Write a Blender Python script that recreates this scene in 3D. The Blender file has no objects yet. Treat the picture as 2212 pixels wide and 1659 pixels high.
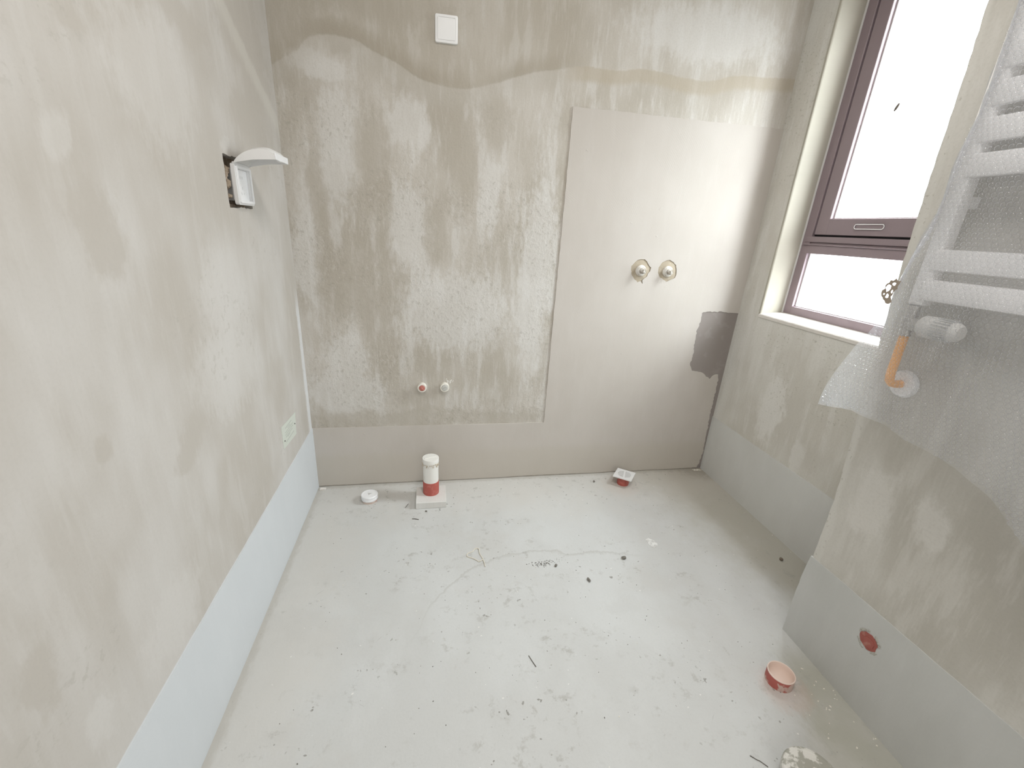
import bpy, bmesh, math, random
import numpy as np
from mathutils import Vector, Matrix
from mathutils.geometry import tessellate_polygon

S = bpy.context.scene
COL = S.collection
PI = math.pi
rnd = random.Random(7)

# ------------------------------------------------------------------ room numbers (metres)
W, LW = 1.9915, 0.0235          # right wall face: x = W + LW * z (it leans out a little)
PX, LP = 1.6642, 0.0211         # pier face:       x = PX + LP * z
PY = -1.010                     # back edge of the pier
YR = -2.60                      # rear wall
HC = 2.55                       # ceiling height
WT = 0.26                       # wall thickness at the window
WY0, WY1, WZ0, WZ1 = -0.142, -0.760, 0.881, 2.20   # window opening (WY0 = back jamb)
DX0, DX1, DZ = 0.32, 1.22, 2.06                    # doorway in the rear wall

# ------------------------------------------------------------------ camera
cam_d = bpy.data.cameras.new('camera')
cam = bpy.data.objects.new('camera', cam_d)
COL.objects.link(cam)
S.camera = cam
yaw, pitch, roll, fpx = .191801, .340814, .0540433, 952.35
fw = Vector((math.sin(yaw) * math.cos(pitch), math.cos(yaw) * math.cos(pitch), -math.sin(pitch)))
r0 = Vector((math.cos(yaw), -math.sin(yaw), 0))
u0 = r0.cross(fw)
rt = r0 * math.cos(roll) + u0 * math.sin(roll)
up = u0 * math.cos(roll) - r0 * math.sin(roll)
M = Matrix((rt, up, -fw)).transposed().to_4x4()
M.translation = Vector((.5311, -1.9236, 1.2))
cam.matrix_world = M
cam_d.sensor_fit = 'HORIZONTAL'
cam_d.sensor_width = 36.0
cam_d.lens = fpx / 2212 * 36.0
cam_d.clip_start = 0.02

# ------------------------------------------------------------------ sky, daylight, exposure
SKY = 48.0
wd = bpy.data.worlds.new('sky')
S.world = wd
wd.use_nodes = True
bg = wd.node_tree.nodes['Background']
# hazy overcast sky: several times brighter overhead than at the horizon, over pale sunlit ground
wt = wd.node_tree
tc = wt.nodes.new('ShaderNodeTexCoord')
sx_ = wt.nodes.new('ShaderNodeSeparateXYZ')
wt.links.new(tc.outputs['Generated'], sx_.inputs[0])
rp = wt.nodes.new('ShaderNodeValToRGB')
mr = wt.nodes.new('ShaderNodeMapRange')
mr.inputs['From Min'].default_value = -1
mr.inputs['From Max'].default_value = 1
wt.links.new(sx_.outputs[2], mr.inputs['Value'])
wt.links.new(mr.outputs[0], rp.inputs[0])
e0, e1 = rp.color_ramp.elements
e0.position, e0.color = 0.0, (.10, .10, .095, 1)
e1.position, e1.color = 1.0, (.915, .96, 1.0, 1)
for p_, v_ in ((.46, .12), (.50, .25)):
    e_ = rp.color_ramp.elements.new(p_)
    e_.color = (.915 * v_, .96 * v_, 1.0 * v_, 1)
wt.links.new(rp.outputs[0], bg.inputs['Color'])
bg.inputs['Strength'].default_value = SKY


def area(name, loc, size, rot, portal=True, power=0, color=(1, 1, 1)):
    d = bpy.data.lights.new(name, 'AREA')
    d.shape = 'RECTANGLE'
    d.size, d.size_y = size
    d.energy = power
    d.color = color
    o = bpy.data.objects.new(name, d)
    o.location = loc
    o.rotation_euler = rot
    COL.objects.link(o)
    if portal:
        d.cycles.is_portal = True
    return o


area('window_portal', (W + .36, (WY0 + WY1) / 2, (WZ0 + WZ1) / 2), (WZ1 - WZ0 + .1, WY0 - WY1 + .1), (0, PI / 2, 0))
# unseen fill light, added beyond the open doorway behind the camera
area('hallway_fill', ((DX0 + DX1) / 2, YR - .5, 1.25), (.9, 2.0), (PI / 2, 0, 0), portal=False, power=16, color=(1, .97, .93))

# unseen fill light added under the ceiling to lift the shaded areas
area('ceiling_fill', (.95, -1.45, HC - .06), (.45, .45), (0, 0, 0), portal=False, power=18, color=(1, .975, .945))

S.view_settings.view_transform = 'Standard'
S.view_settings.look = 'None'
S.view_settings.exposure = 0.02
S.view_settings.gamma = 1.0
S.view_settings.use_curve_mapping = False
S.cycles.max_bounces = 9
S.cycles.diffuse_bounces = 5
S.cycles.glossy_bounces = 3
S.cycles.transparent_max_bounces = 14
S.cycles.sample_clamp_indirect = 6.0
S.cycles.caustics_reflective = False
S.cycles.caustics_refractive = False


# ------------------------------------------------------------------ material helpers
class NG:
    def __init__(s, name):
        s.m = bpy.data.materials.new(name)
        s.m.use_nodes = True
        s.t = s.m.node_tree
        s.t.nodes.clear()
        s.out = s.t.nodes.new('ShaderNodeOutputMaterial')
        s.co = s.t.nodes.new('ShaderNodeTexCoord').outputs['Object']
        sp = s.t.nodes.new('ShaderNodeSeparateXYZ')
        s.t.links.new(s.co, sp.inputs[0])
        s.x, s.y, s.z = sp.outputs

    def set(s, sock, v):
        if isinstance(v, bpy.types.NodeSocket):
            s.t.links.new(v, sock)
        elif isinstance(v, (tuple, list)) and len(v) == 3 and sock.type == 'RGBA':
            sock.default_value = (*v, 1)
        else:
            sock.default_value = v

    def math(s, op, a, b=0.0, clamp=False):
        n = s.t.nodes.new('ShaderNodeMath')
        n.operation = op
        n.use_clamp = clamp
        s.set(n.inputs[0], a)
        s.set(n.inputs[1], b)
        return n.outputs[0]

    def vm(s, op, a, b):
        n = s.t.nodes.new('ShaderNodeVectorMath')
        n.operation = op
        s.set(n.inputs[0], a)
        if b is not None:
            s.set(n.inputs[1], b)
        return n.outputs[1] if op == 'LENGTH' else n.outputs[0]

    def vec(s, x, y, z=0.0):
        n = s.t.nodes.new('ShaderNodeCombineXYZ')
        for i, v in enumerate((x, y, z)):
            s.set(n.inputs[i], v)
        return n.outputs[0]

    def noise(s, v, scale, detail=3.0, rough=.55, dist=0.0):
        n = s.t.nodes.new('ShaderNodeTexNoise')
        s.set(n.inputs['Vector'], v)
        n.inputs['Scale'].default_value = scale
        n.inputs['Detail'].default_value = detail
        n.inputs['Roughness'].default_value = rough
        n.inputs['Distortion'].default_value = dist
        return n.outputs['Fac']

    def sm(s, v, a, b, lo=0.0, hi=1.0):
        n = s.t.nodes.new('ShaderNodeMapRange')
        n.interpolation_type = 'SMOOTHSTEP'
        s.set(n.inputs['Value'], v)
        n.inputs['From Min'].default_value = a
        n.inputs['From Max'].default_value = b
        n.inputs['To Min'].default_value = lo
        n.inputs['To Max'].default_value = hi
        return n.outputs[0]

    def mix(s, f, a, b):
        n = s.t.nodes.new('ShaderNodeMix')
        n.data_type = 'RGBA'
        s.set(n.inputs[0], f)
        s.set(n.inputs[6], a)
        s.set(n.inputs[7], b)
        return n.outputs[2]

    def curve(s, v, pts, lo, hi, a, b):
        """piecewise curve v -> value; v in lo..hi, value in a..b"""
        t = s.sm(v, lo, hi)
        t.node.interpolation_type = 'LINEAR'
        n = s.t.nodes.new('ShaderNodeFloatCurve')
        s.set(n.inputs['Value'], t)
        c = n.mapping.curves[0]
        P = [((p - lo) / (hi - lo), (q - a) / (b - a)) for p, q in pts]
        c.points[0].location = P[0]
        c.points[1].location = P[-1]
        for p in P[1:-1]:
            c.points.new(*p)
        n.mapping.update()
        return s.math('ADD', s.math('MULTIPLY', n.outputs[0], b - a), a)

    def blobs(s, uv, lst, soft=.35, wob=None):
        d = None
        for u, z, ru, rz in lst:
            v = s.vm('MULTIPLY', s.vm('SUBTRACT', uv, (u, z, 0)), (1 / ru, 1 / rz, 0))
            l = s.vm('LENGTH', v, None)
            d = l if d is None else s.math('MINIMUM', d, l)
        if wob is not None:
            d = s.math('ADD', d, wob)
        return s.sm(d, 1 + soft, 1 - soft)

    def bump(s, h, strength, dist=.01, prev=None):
        n = s.t.nodes.new('ShaderNodeBump')
        n.inputs['Strength'].default_value = strength
        n.inputs['Distance'].default_value = dist
        s.set(n.inputs['Height'], h)
        if prev is not None:
            s.set(n.inputs['Normal'], prev)
        return n.outputs[0]

    def finish(s, col, rough=.8, normal=None, spec=.3, metal=0.0, **kw):
        p = s.t.nodes.new('ShaderNodeBsdfPrincipled')
        s.set(p.inputs['Base Color'], col)
        s.set(p.inputs['Roughness'], rough)
        p.inputs['Specular IOR Level'].default_value = spec
        p.inputs['Metallic'].default_value = metal
        for k, v in kw.items():
            s.set(p.inputs[k], v)
        if normal is not None:
            s.set(p.inputs['Normal'], normal)
        s.t.links.new(p.outputs[0], s.out.inputs[0])
        return s.m


def plain(name, col, rough=.5, spec=.4, metal=0.0, dirt=None, dirt_amt=.4, scale=60, bump=0.0, thr=(.52, .66)):
    g = NG(name)
    n = g.noise(g.co, scale, 4, .6)
    c = g.mix(g.math('MULTIPLY', g.sm(n, *thr), dirt_amt), col, dirt) if dirt else \
        g.mix(g.math('MULTIPLY', n, .12), col, tuple(v * .8 for v in col))
    nm = g.bump(g.noise(g.co, scale * 3, 3), bump, .002) if bump else None
    return g.finish(c, rough, nm, spec, metal)


def concrete(name, axis, base, dark, light, BL=(), BD=(), streak=1.0, rough_lumps=.25, gloss=.82, bl_amt=.75, bd_amt=.7,
             seed=0.0, extra=None, spec=.25, grain=.5):
    g = NG(name)
    u = g.x if axis == 'x' else g.y
    v = g.y if axis == 'f' else g.z
    if axis == 'f':
        u = g.x
    P = g.vec(u, v, seed)
    warp = g.math('SUBTRACT', g.noise(P, 5, 3, .6), .5)
    warp2 = g.math('SUBTRACT', g.noise(g.vec(v, u, seed + 3), 7, 2, .6), .5)
    PW = g.vec(g.math('ADD', u, g.math('MULTIPLY', warp, .12)), g.math('ADD', v, g.math('MULTIPLY', warp2, .12)), 0.0)
    fine = g.math('SUBTRACT', g.noise(g.vec(g.math('MULTIPLY', u, 2.4), v, seed), 26, 4, .68), .5)
    big = g.noise(g.vec(g.math('MULTIPLY', u, 1.5), v, seed + 1), 2.2, 3, .55)
    st = g.noise(g.vec(g.math('MULTIPLY', u, 7.0 if axis != 'f' else 1.6), g.math('MULTIPLY', v, 1.2), seed + 2), 3.0, 5, .62)
    st2 = g.noise(g.vec(g.math('MULTIPLY', u, 9.0 if axis != 'f' else 1.0), v, seed + 5), 14.0, 3, .6)
    gr = g.noise(P, 150, 1, .7)
    c = g.mix(g.sm(big, .36, .66), dark, base)
    c = g.mix(g.math('MULTIPLY', g.sm(st, .50, .64), .55 * streak), c, light)
    c = g.mix(g.math('MULTIPLY', g.sm(st, .47, .36), .45 * streak), c, dark)
    c = g.mix(g.math('MULTIPLY', g.sm(st2, .5, .72), .30 * streak), c, light)
    fw_ = g.math('MULTIPLY', fine, 1.5)
    if BL:
        c = g.mix(g.math('MULTIPLY', g.blobs(PW, BL, .34, fw_), bl_amt), c, light)
    if BD:
        c = g.mix(g.math('MULTIPLY', g.blobs(PW, BD, .34, fw_), bd_amt), c, dark)
    gm = g.math('MULTIPLY', g.sm(gr, .42, .75), grain * .22)
    c = g.mix(gm, c, tuple(x * .72 for x in dark))
    lump = g.noise(g.vec(g.math('MULTIPLY', u, 1.4), v, seed + 9), 55, 2, .65)
    h = g.math('ADD', g.math('MULTIPLY', lump, .6), g.math('MULTIPLY', gr, .2))
    nm = g.bump(h, rough_lumps, .006)
    if extra:
        c, nm = extra(g, c, nm, u, v, P, fine, warp)
    return g.finish(c, gloss, nm, spec)


# ------------------------------------------------------------------ mesh helpers
def obj(name, bm, mat, parent=None, smooth=False, kind=None):
    me = bpy.data.meshes.new(name)
    if isinstance(bm, tuple):
        me.from_pydata(*bm)
        me.update()
    else:
        bmesh.ops.recalc_face_normals(bm, faces=bm.faces)
        bm.to_mesh(me)
        bm.free()
    if smooth:
        for p in me.polygons:
            p.use_smooth = True
        if hasattr(me, 'set_sharp_from_angle'):
            me.set_sharp_from_angle(angle=math.radians(smooth if smooth > 1 else 40))
    if mat:
        me.materials.append(mat)
    o = bpy.data.objects.new(name, me)
    COL.objects.link(o)
    if parent:
        o.parent = parent
    if kind:
        o['kind'] = kind
    return o


def thing(name, label, cat, loc=(0, 0, 0), rz=0, group=None):
    o = bpy.data.objects.new(name, None)
    o.empty_display_size = .05
    o.location = loc
    o.rotation_euler = (0, 0, rz)
    COL.objects.link(o)
    return tag(o, label, cat, group)


def tag(o, label, cat, group=None):
    o['label'] = label
    o['category'] = cat
    if group:
        o['group'] = group
    return o


def box(bm, x0, x1, y0, y1, z0, z1, bev=0.0, lean=0.0, seg=2):
    r = bmesh.ops.create_cube(bm, size=1)
    vs = r['verts']
    for v in vs:
        v.co = Vector(((x0 + x1) / 2 + v.co.x * (x1 - x0), (y0 + y1) / 2 + v.co.y * (y1 - y0), (z0 + z1) / 2 + v.co.z * (z1 - z0)))
    if bev:
        es = list({e for v in vs for e in v.link_edges})
        g = bmesh.ops.bevel(bm, geom=es, offset=bev, segments=seg, affect='EDGES', profile=.5)
        vs = list({v for f in g['faces'] for v in f.verts} | {v for v in vs if v.is_valid})
    if lean:
        for v in vs:
            v.co.x += lean * v.co.z
    return vs


def lathe(bm, prof, segs=32, mat=None, closed=False):
    """revolve (r, h) profile around +Z, then transform by mat"""
    rings = []
    for r, h in prof:
        if r < 1e-6:
            rings.append([bm.verts.new((0, 0, h))])
        else:
            rings.append([bm.verts.new((r * math.cos(2 * PI * k / segs), r * math.sin(2 * PI * k / segs), h)) for k in range(segs)])
    pairs = list(zip(rings, rings[1:]))
    if closed:
        pairs.append((rings[-1], rings[0]))
    for A, B in pairs:
        for k in range(segs):
            a, b = A[k % len(A)], A[(k + 1) % len(A)]
            c, d = B[(k + 1) % len(B)], B[k % len(B)]
            f = []
            for v in (a, b, c, d):
                if v not in f:
                    f.append(v)
            if len(f) > 2:
                bm.faces.new(f)
    if mat:
        for R in rings:
            for v in R:
                v.co = mat @ v.co
    return [v for R in rings for v in R]


def tube(bm, pts, r, segs=10, caps=True):
    pts = [Vector(p) for p in pts]
    rings = []
    for i, p in enumerate(pts):
        t = (pts[min(i + 1, len(pts) - 1)] - pts[max(i - 1, 0)]).normalized()
        a = t.orthogonal().normalized() if i == 0 else (prev - t * prev.dot(t)).normalized()
        prev = a
        b = t.cross(a)
        rr = r[i] if isinstance(r, (list, tuple)) else r
        rings.append([bm.verts.new(p + a * math.cos(2 * PI * k / segs) * rr + b * math.sin(2 * PI * k / segs) * rr) for k in range(segs)])
    for A, B in zip(rings, rings[1:]):
        for k in range(segs):
            bm.faces.new((A[k], A[(k + 1) % segs], B[(k + 1) % segs], B[k]))
    if caps:
        bm.faces.new(rings[0][::-1])
        bm.faces.new(rings[-1])


def slab(bm, outline, holes, f0, f1):
    """polygon (2-D points) with holes, between maps f0(p) and f1(p) -> 3-D"""
    loops = [outline] + list(holes)
    tri = tessellate_polygon([[Vector((p[0], p[1], 0)) for p in L] for L in loops])
    flat = [p for L in loops for p in L]
    A = [bm.verts.new(f0(p)) for p in flat]
    B = [bm.verts.new(f1(p)) for p in flat]
    for t in tri:
        if len(set(t)) == 3:
            try:
                bm.faces.new([A[i] for i in t])
                bm.faces.new([B[i] for i in reversed(t)])
            except ValueError:
                pass
    k = 0
    for L in loops:
        n = len(L)
        for i in range(n):
            j = (i + 1) % n
            bm.faces.new((A[k + i], A[k + j], B[k + j], B[k + i]))
        k += n


def ragged(pts, amp, step, seed=1, closed=True):
    """subdivide a polyline and push the new points about a little"""
    r = random.Random(seed)
    out = []
    n = len(pts)
    for i in range(n if closed else n - 1):
        a, b = pts[i], pts[(i + 1) % n]
        L = math.hypot(b[0] - a[0], b[1] - a[1])
        k = max(1, int(L / step))
        nx, ny = -(b[1] - a[1]) / (L + 1e-9), (b[0] - a[0]) / (L + 1e-9)
        for q in range(k):
            t = q / k
            o = r.uniform(-amp, amp)
            out.append((a[0] + (b[0] - a[0]) * t + nx * o, a[1] + (b[1] - a[1]) * t + ny * o))
    if not closed:
        out.append(pts[-1])
    return out


def rrect(x0, x1, y0, y1, r, n=5):
    out = []
    for cx, cy, a0 in ((x1 - r, y1 - r, 0), (x0 + r, y1 - r, PI / 2), (x0 + r, y0 + r, PI), (x1 - r, y0 + r, 1.5 * PI)):
        for k in range(n + 1):
            a = a0 + PI / 2 * k / n
            out.append((cx + r * math.cos(a), cy + r * math.sin(a)))
    return out


def struct(name, bm, mat, parent=None, smooth=False):
    o = obj(name, bm, mat, parent, smooth)
    if parent is None:
        o['kind'] = 'structure'
    return o


XR = lambda z, o=0.0: W + LW * z + o       # on the right wall
XP = lambda z, o=0.0: PX + LP * z - o      # o metres in front of the pier

# ------------------------------------------------------------------ wall and floor materials
STAIN = [(0.0, 1.69), (.085, 1.738), (.18, 1.795), (.26, 1.792), (.331, 1.765), (.41, 1.741), (.573, 1.682), (.658, 1.68), (.761, 1.703), (.88, 1.742),
         (1.007, 1.773), (1.115, 1.793), (1.25, 1.795), (1.379, 1.81), (1.5, 1.80), (1.623, 1.795), (1.783, 1.826), (2.05, 1.84)]


def back_extra(g, c, nm, u, v, P, fine, warp):
    line = g.curve(u, STAIN, 0, 2.05, 1.6, 1.9)
    d = g.math('ADD', g.math('SUBTRACT', v, line), g.math('ADD', g.math('MULTIPLY', fine, .010), g.math('MULTIPLY', warp, .022)))
    vary = g.sm(g.noise(P, 4.2, 2, .5), .35, .6)
    pale = g.math('MULTIPLY', g.math('MULTIPLY', g.sm(d, -.10, -.02), g.sm(d, .003, -.004)), g.sm(u, 1.2, 1.0))
    c = g.mix(g.math('MULTIPLY', pale, .45), c, (.50, .475, .43))
    darkb = g.math('MULTIPLY', g.sm(d, -.006, .003), g.sm(d, .075, .010))
    lf = g.sm(u, 1.20, .95)
    c = g.mix(g.math('MULTIPLY', g.math('MULTIPLY', darkb, lf), g.math('ADD', g.math('MULTIPLY', vary, .40), .22)), c, (.330, .29, .23))
    above = g.math('MULTIPLY', g.sm(d, -.004, .01), g.math('ADD', g.math('MULTIPLY', lf, .8), .2))
    c = g.mix(g.math('MULTIPLY', above, .34), c, (.42, .38, .315))
    tanb = g.math('MULTIPLY', g.math('MULTIPLY', g.sm(d, -.060, -.035), g.sm(d, .004, -.003)), g.sm(u, 1.0, 1.15))
    c = g.mix(g.math('MULTIPLY', tanb, .62), c, (.43, .375, .29))
    # rough trowelled lumps across the lower coat
    lump = g.noise(g.vec(g.math('MULTIPLY', u, 1.2), v, 4.0), 46, 3, .72)
    zone = g.math('MULTIPLY', g.sm(g.noise(P, 3.0, 3, .5), .40, .55), g.sm(v, 1.75, 1.5))
    c = g.mix(g.math('MULTIPLY', g.math('MULTIPLY', g.sm(lump, .56, .66), zone), .35), c, (.30, .28, .24))
    c = g.mix(g.math('MULTIPLY', g.math('MULTIPLY', g.sm(lump, .44, .34), zone), .30), c, (.62, .61, .58))
    nm = g.bump(g.math('MULTIPLY', lump, zone), .38, .007, nm)
    return c, nm


BL = [(0.457, 1.545, 0.064, 0.095), (0.456, 1.173, 0.087, 0.168), (0.195, 1.448, 0.070, 0.21), (0.057, 1.067, 0.055, 0.22), (0.629, 0.839, 0.24, 0.17),
      (0.158, 0.469, 0.155, 0.11), (0.985, 0.978, 0.072, 0.42), (0.779, 1.334, 0.042, 0.15), (1.63, 1.95, 0.314, 0.095), (0.16, 1.703, 0.10, 0.04), (0.17, 0.60, 0.096, 0.13)]
BD = [(0.331, 1.367, 0.062, 0.24), (0.557, 1.169, 0.045, 0.13), (0.23, 0.918, 0.12, 0.13), (0.653, 1.41, 0.06, 0.22), (0.504, 0.338, 0.6, 0.045),
      (0.194, 1.80, 0.137, 0.034), (0.368, 1.90, 0.28, 0.05), (0.784, 1.584, 0.072, 0.09), (.12, 1.25, .035, .25)]
M_back = concrete('back_wall_plaster', 'x', (.545, .515, .47), (.435, .40, .345), (.67, .66, .64), BL, BD, streak=.80, rough_lumps=.26, bl_amt=.60, bd_amt=.66,
                  extra=back_extra, seed=1.3)

LD = [(-0.24, 1.66, 0.20, 0.075), (-0.642, 1.600, 0.135, 0.04), (-1.007, 1.48, 0.04, 0.03), (-1.054, 1.167, 0.045, 0.075), (-0.924, 0.714, 0.055, 0.045), (-1.393, 0.582, 0.035, 0.05),
      (-.30, 1.47, .12, .06), (-1.18, .83, .02, .02)]
LL = [(-.505, 1.372, .030, .020), (-0.781, 1.447, 0.146, 0.118), (-1.101, 1.296, 0.023, 0.035), (-0.651, 1.016, 0.106, 0.113), (-0.705, 0.807, 0.183, 0.114), (-1.119, 0.407, 0.097, 0.08), (-1.331, 0.419, 0.028, 0.035)]


def left_extra(g, c, nm, u, v, P, fine, warp):
    band = g.math('ADD', g.math('MULTIPLY', fine, .05), g.math('ADD', v, g.math('MULTIPLY', u, .55)))
    # a paler swept band of plaster running down from the back corner
    m = g.math('MULTIPLY', g.sm(band, 1.44, 1.49), g.sm(band, 1.535, 1.51))
    c = g.mix(g.math('MULTIPLY', m, .5), c, (.64, .62, .57))
    m2 = g.math('MULTIPLY', g.sm(v, .95, .8), g.sm(g.math('ADD', u, g.math('MULTIPLY', fine, .03)), -.050, -.030))
    c = g.mix(g.math('MULTIPLY', m2, .8), c, (.72, .73, .745))
    pock = g.noise(P, 48, 4, .7)
    zone = g.sm(g.noise(P, 3.4, 2, .5), .53, .62)
    c = g.mix(g.math('MULTIPLY', g.math('MULTIPLY', g.sm(pock, .54, .66), zone), .40), c, (.42, .40, .36))
    return c, nm


M_left = concrete('left_wall_plaster', 'y', (.585, .563, .535), (.500, .468, .425), (.645, .628, .605), LL, LD, streak=.40, rough_lumps=.12, bl_amt=.45, bd_amt=.80,
                  seed=5.1, grain=.25, extra=left_extra)
def right_extra(g, c, nm, u, v, P, fine, warp):
    # clusters of small dark pits in the plaster
    pit = g.noise(P, 85, 3, .6)
    zone = g.sm(g.noise(P, 4.6, 3, .6), .50, .62)
    c = g.mix(g.math('MULTIPLY', g.math('MULTIPLY', g.sm(pit, .58, .66), zone), .55), c, (.38, .365, .31))
    m = g.math('MULTIPLY', g.sm(v, .50, .42), g.sm(g.math('ADD', u, g.math('MULTIPLY', warp, .2)), -.48, -.60))
    c = g.mix(g.math('MULTIPLY', m, .35), c, (.50, .475, .42))
    return c, g.bump(g.math('MULTIPLY', pit, zone), .3, .003, nm)


M_right = concrete('right_wall_plaster', 'y', (.675, .665, .625), (.575, .555, .505), (.73, .72, .69),
                   [(-0.55, 0.36, 0.031, 0.06), (-0.355, 0.51, 0.062, 0.153)], [(-0.478, 0.572, 0.043, 0.134), (-0.698, 0.544, 0.058, 0.095), (-0.63, .40, .04, .04)],
                   streak=.8, rough_lumps=.22, seed=8.4, bd_amt=.55, grain=.7, extra=right_extra)
def pier_extra(g, c, nm, u, v, P, fine, warp):
    # pale pitted strip down the patched corner of the pier
    e = g.math('ADD', u, g.math('ADD', g.math('MULTIPLY', v, -.05), g.math('MULTIPLY', fine, .012)))
    strip_ = g.sm(e, -1.062, -1.050)
    c = g.mix(g.math('MULTIPLY', strip_, .45), c, (.64, .63, .59))
    pit = g.noise(P, 70, 3, .6)
    c = g.mix(g.math('MULTIPLY', g.math('MULTIPLY', g.sm(pit, .60, .67), strip_), .6), c, (.38, .36, .31))
    return c, nm


M_pier = concrete('pier_plaster', 'y', (.57, .555, .515), (.46, .44, .395), (.64, .625, .59),
                  [(-1.252, 0.588, 0.04, 0.061), (-1.112, 0.555, 0.043, 0.104)], [(-1.124, 0.701, 0.027, 0.044), (-1.335, 0.664, 0.046, 0.064), (-1.389, 0.506, 0.021, 0.037)],
                  streak=.7, rough_lumps=.2, seed=11.2, bd_amt=.6, grain=.5, extra=pier_extra)
M_plain = concrete('rear_wall_plaster', 'x', (.52, .50, .46), (.46, .44, .39), (.57, .55, .52), seed=2.2, streak=.5)

FD = [(1.166, -0.852, 0.072, 0.037), (0.852, -0.841, 0.076, 0.064), (1.133, -1.031, 0.064, 0.051), (0.356, -0.896, 0.068, 0.04),
      (0.395, -1.142, 0.045, 0.044), (0.955, -0.688, 0.102, 0.033), (.60, -1.02, .05, .06)]
FSTAIN = [(.0, -1.0), (.30, -.99), (0.4511, -0.9008), (0.5201, -0.7704), (0.6104, -0.6575), (0.7101, -0.5873), (0.8422, -0.5466), (0.9546, -0.5462), (1.0086, -0.5577),
          (1.0601, -0.5769), (1.1758, -0.5768), (1.2488, -0.5905), (1.45, -.66), (2.05, -.9)]


def floor_extra(g, c, nm, u, v, P, fine, warp):
    line = g.curve(u, FSTAIN, 0, 2.05, -1.1, -.5)
    d = g.math('ADD', g.math('SUBTRACT', v, line), g.math('ADD', g.math('MULTIPLY', fine, .035), g.math('MULTIPLY', warp, .06)))
    fade = g.math('MULTIPLY', g.sm(u, .42, .6), g.sm(u, 1.4, 1.2))
    m = g.math('MULTIPLY', g.math('MULTIPLY', g.sm(d, .003, -.001), g.sm(d, -.016, -.003)), fade)
    c = g.mix(g.math('MULTIPLY', m, .42), c, (.41, .40, .375))
    wn0 = g.math('ADD', g.math('MULTIPLY', warp, .12), g.math('MULTIPLY', fine, .08))
    # brown dirt towards the right wall and the pier
    e = g.math('ADD', g.math('SUBTRACT', u, g.math('MULTIPLY', v, -.22)), g.math('ADD', g.math('MULTIPLY', warp, .35), g.math('MULTIPLY', fine, .10)))
    c = g.mix(g.math('MULTIPLY', g.sm(e, 1.42, 1.72), .62), c, (.40, .375, .30))
    # olive damp dirt on the floor along the pier, with shade painted in
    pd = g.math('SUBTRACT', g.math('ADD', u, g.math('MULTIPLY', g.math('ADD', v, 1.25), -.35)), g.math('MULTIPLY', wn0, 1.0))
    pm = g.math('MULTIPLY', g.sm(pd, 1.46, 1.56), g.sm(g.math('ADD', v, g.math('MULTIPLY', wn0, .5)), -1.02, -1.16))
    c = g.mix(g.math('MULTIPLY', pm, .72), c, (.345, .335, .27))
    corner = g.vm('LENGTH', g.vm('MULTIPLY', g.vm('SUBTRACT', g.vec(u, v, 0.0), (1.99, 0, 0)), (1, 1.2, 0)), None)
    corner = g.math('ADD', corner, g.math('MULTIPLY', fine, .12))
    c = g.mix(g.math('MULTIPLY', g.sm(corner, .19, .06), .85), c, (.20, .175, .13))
    # shade and reflected red of the open pipe stub, painted on the floor
    ring = g.vm('LENGTH', g.vm('SUBTRACT', g.vec(u, v, 0.0), (1.515, -1.19, 0)), None)
    c = g.mix(g.math('MULTIPLY', g.sm(g.math('ADD', ring, g.math('MULTIPLY', fine, .05)), .085, .045), .30), c, (.52, .36, .29))
    ring2 = g.vm('LENGTH', g.vm('SUBTRACT', g.vec(u, v, 0.0), (1.47, -.12, 0)), None)
    c = g.mix(g.math('MULTIPLY', g.sm(g.math('ADD', ring2, g.math('MULTIPLY', fine, .08)), .13, .05), .28), c, (.60, .48, .40))
    # warmer dust along the back and left walls
    wn = g.math('ADD', g.math('MULTIPLY', warp, .30), g.math('MULTIPLY', fine, .10))
    dl = g.math('ADD', g.math('MINIMUM', u, g.math('MULTIPLY', v, -.8)), wn)
    c = g.mix(g.math('MULTIPLY', g.sm(dl, .34, .06), .45), c, (.59, .555, .505))
    cl = g.noise(g.vec(u, v, 9.0), 3.4, 4, .62)
    c = g.mix(g.math('MULTIPLY', g.sm(cl, .52, .70), .40), c, (.52, .51, .485))
    # specks and scuffs
    sp = g.noise(P, 62, 2, .5)
    spz = g.sm(g.noise(P, 5, 2, .5), .42, .62)
    c = g.mix(g.math('MULTIPLY', g.math('MULTIPLY', g.sm(sp, .70, .745), spz), .75), c, (.20, .19, .165))
    sc = g.noise(g.vec(u, g.math('MULTIPLY', v, 1.0), 6.0), 21, 4, .72)
    c = g.mix(g.math('MULTIPLY', g.math('MULTIPLY', g.sm(sc, .55, .68), spz), .55), c, (.36, .35, .325))
    s2 = g.noise(g.vec(u, v, 17.0), 9, 5, .76)
    c = g.mix(g.math('MULTIPLY', g.sm(s2, .58, .72), .30), c, (.40, .39, .36))
    for ang, sd in ((.9, 41), (-.75, 47)):
        ca, sa = math.cos(ang), math.sin(ang)
        ur = g.math('ADD', g.math('MULTIPLY', u, ca), g.math('MULTIPLY', v, sa))
        vr = g.math('SUBTRACT', g.math('MULTIPLY', v, ca), g.math('MULTIPLY', u, sa))
        scr = g.noise(g.vec(g.math('MULTIPLY', ur, 1.0), g.math('MULTIPLY', vr, .07), float(sd)), 210, 2, .5)
        gate = g.sm(g.noise(g.vec(u, v, sd + 2.0), 11, 2, .5), .56, .66)
        c = g.mix(g.math('MULTIPLY', g.math('MULTIPLY', g.sm(scr, .68, .74), gate), .45), c, (.36, .35, .33))
    wsp = g.noise(g.vec(u, v, 31.0), 75, 1, .5)
    c = g.mix(g.math('MULTIPLY', g.sm(wsp, .765, .80), .8), c, (.78, .77, .74))
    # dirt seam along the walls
    edge = g.math('MINIMUM', g.math('ABSOLUTE', v), u)
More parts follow.
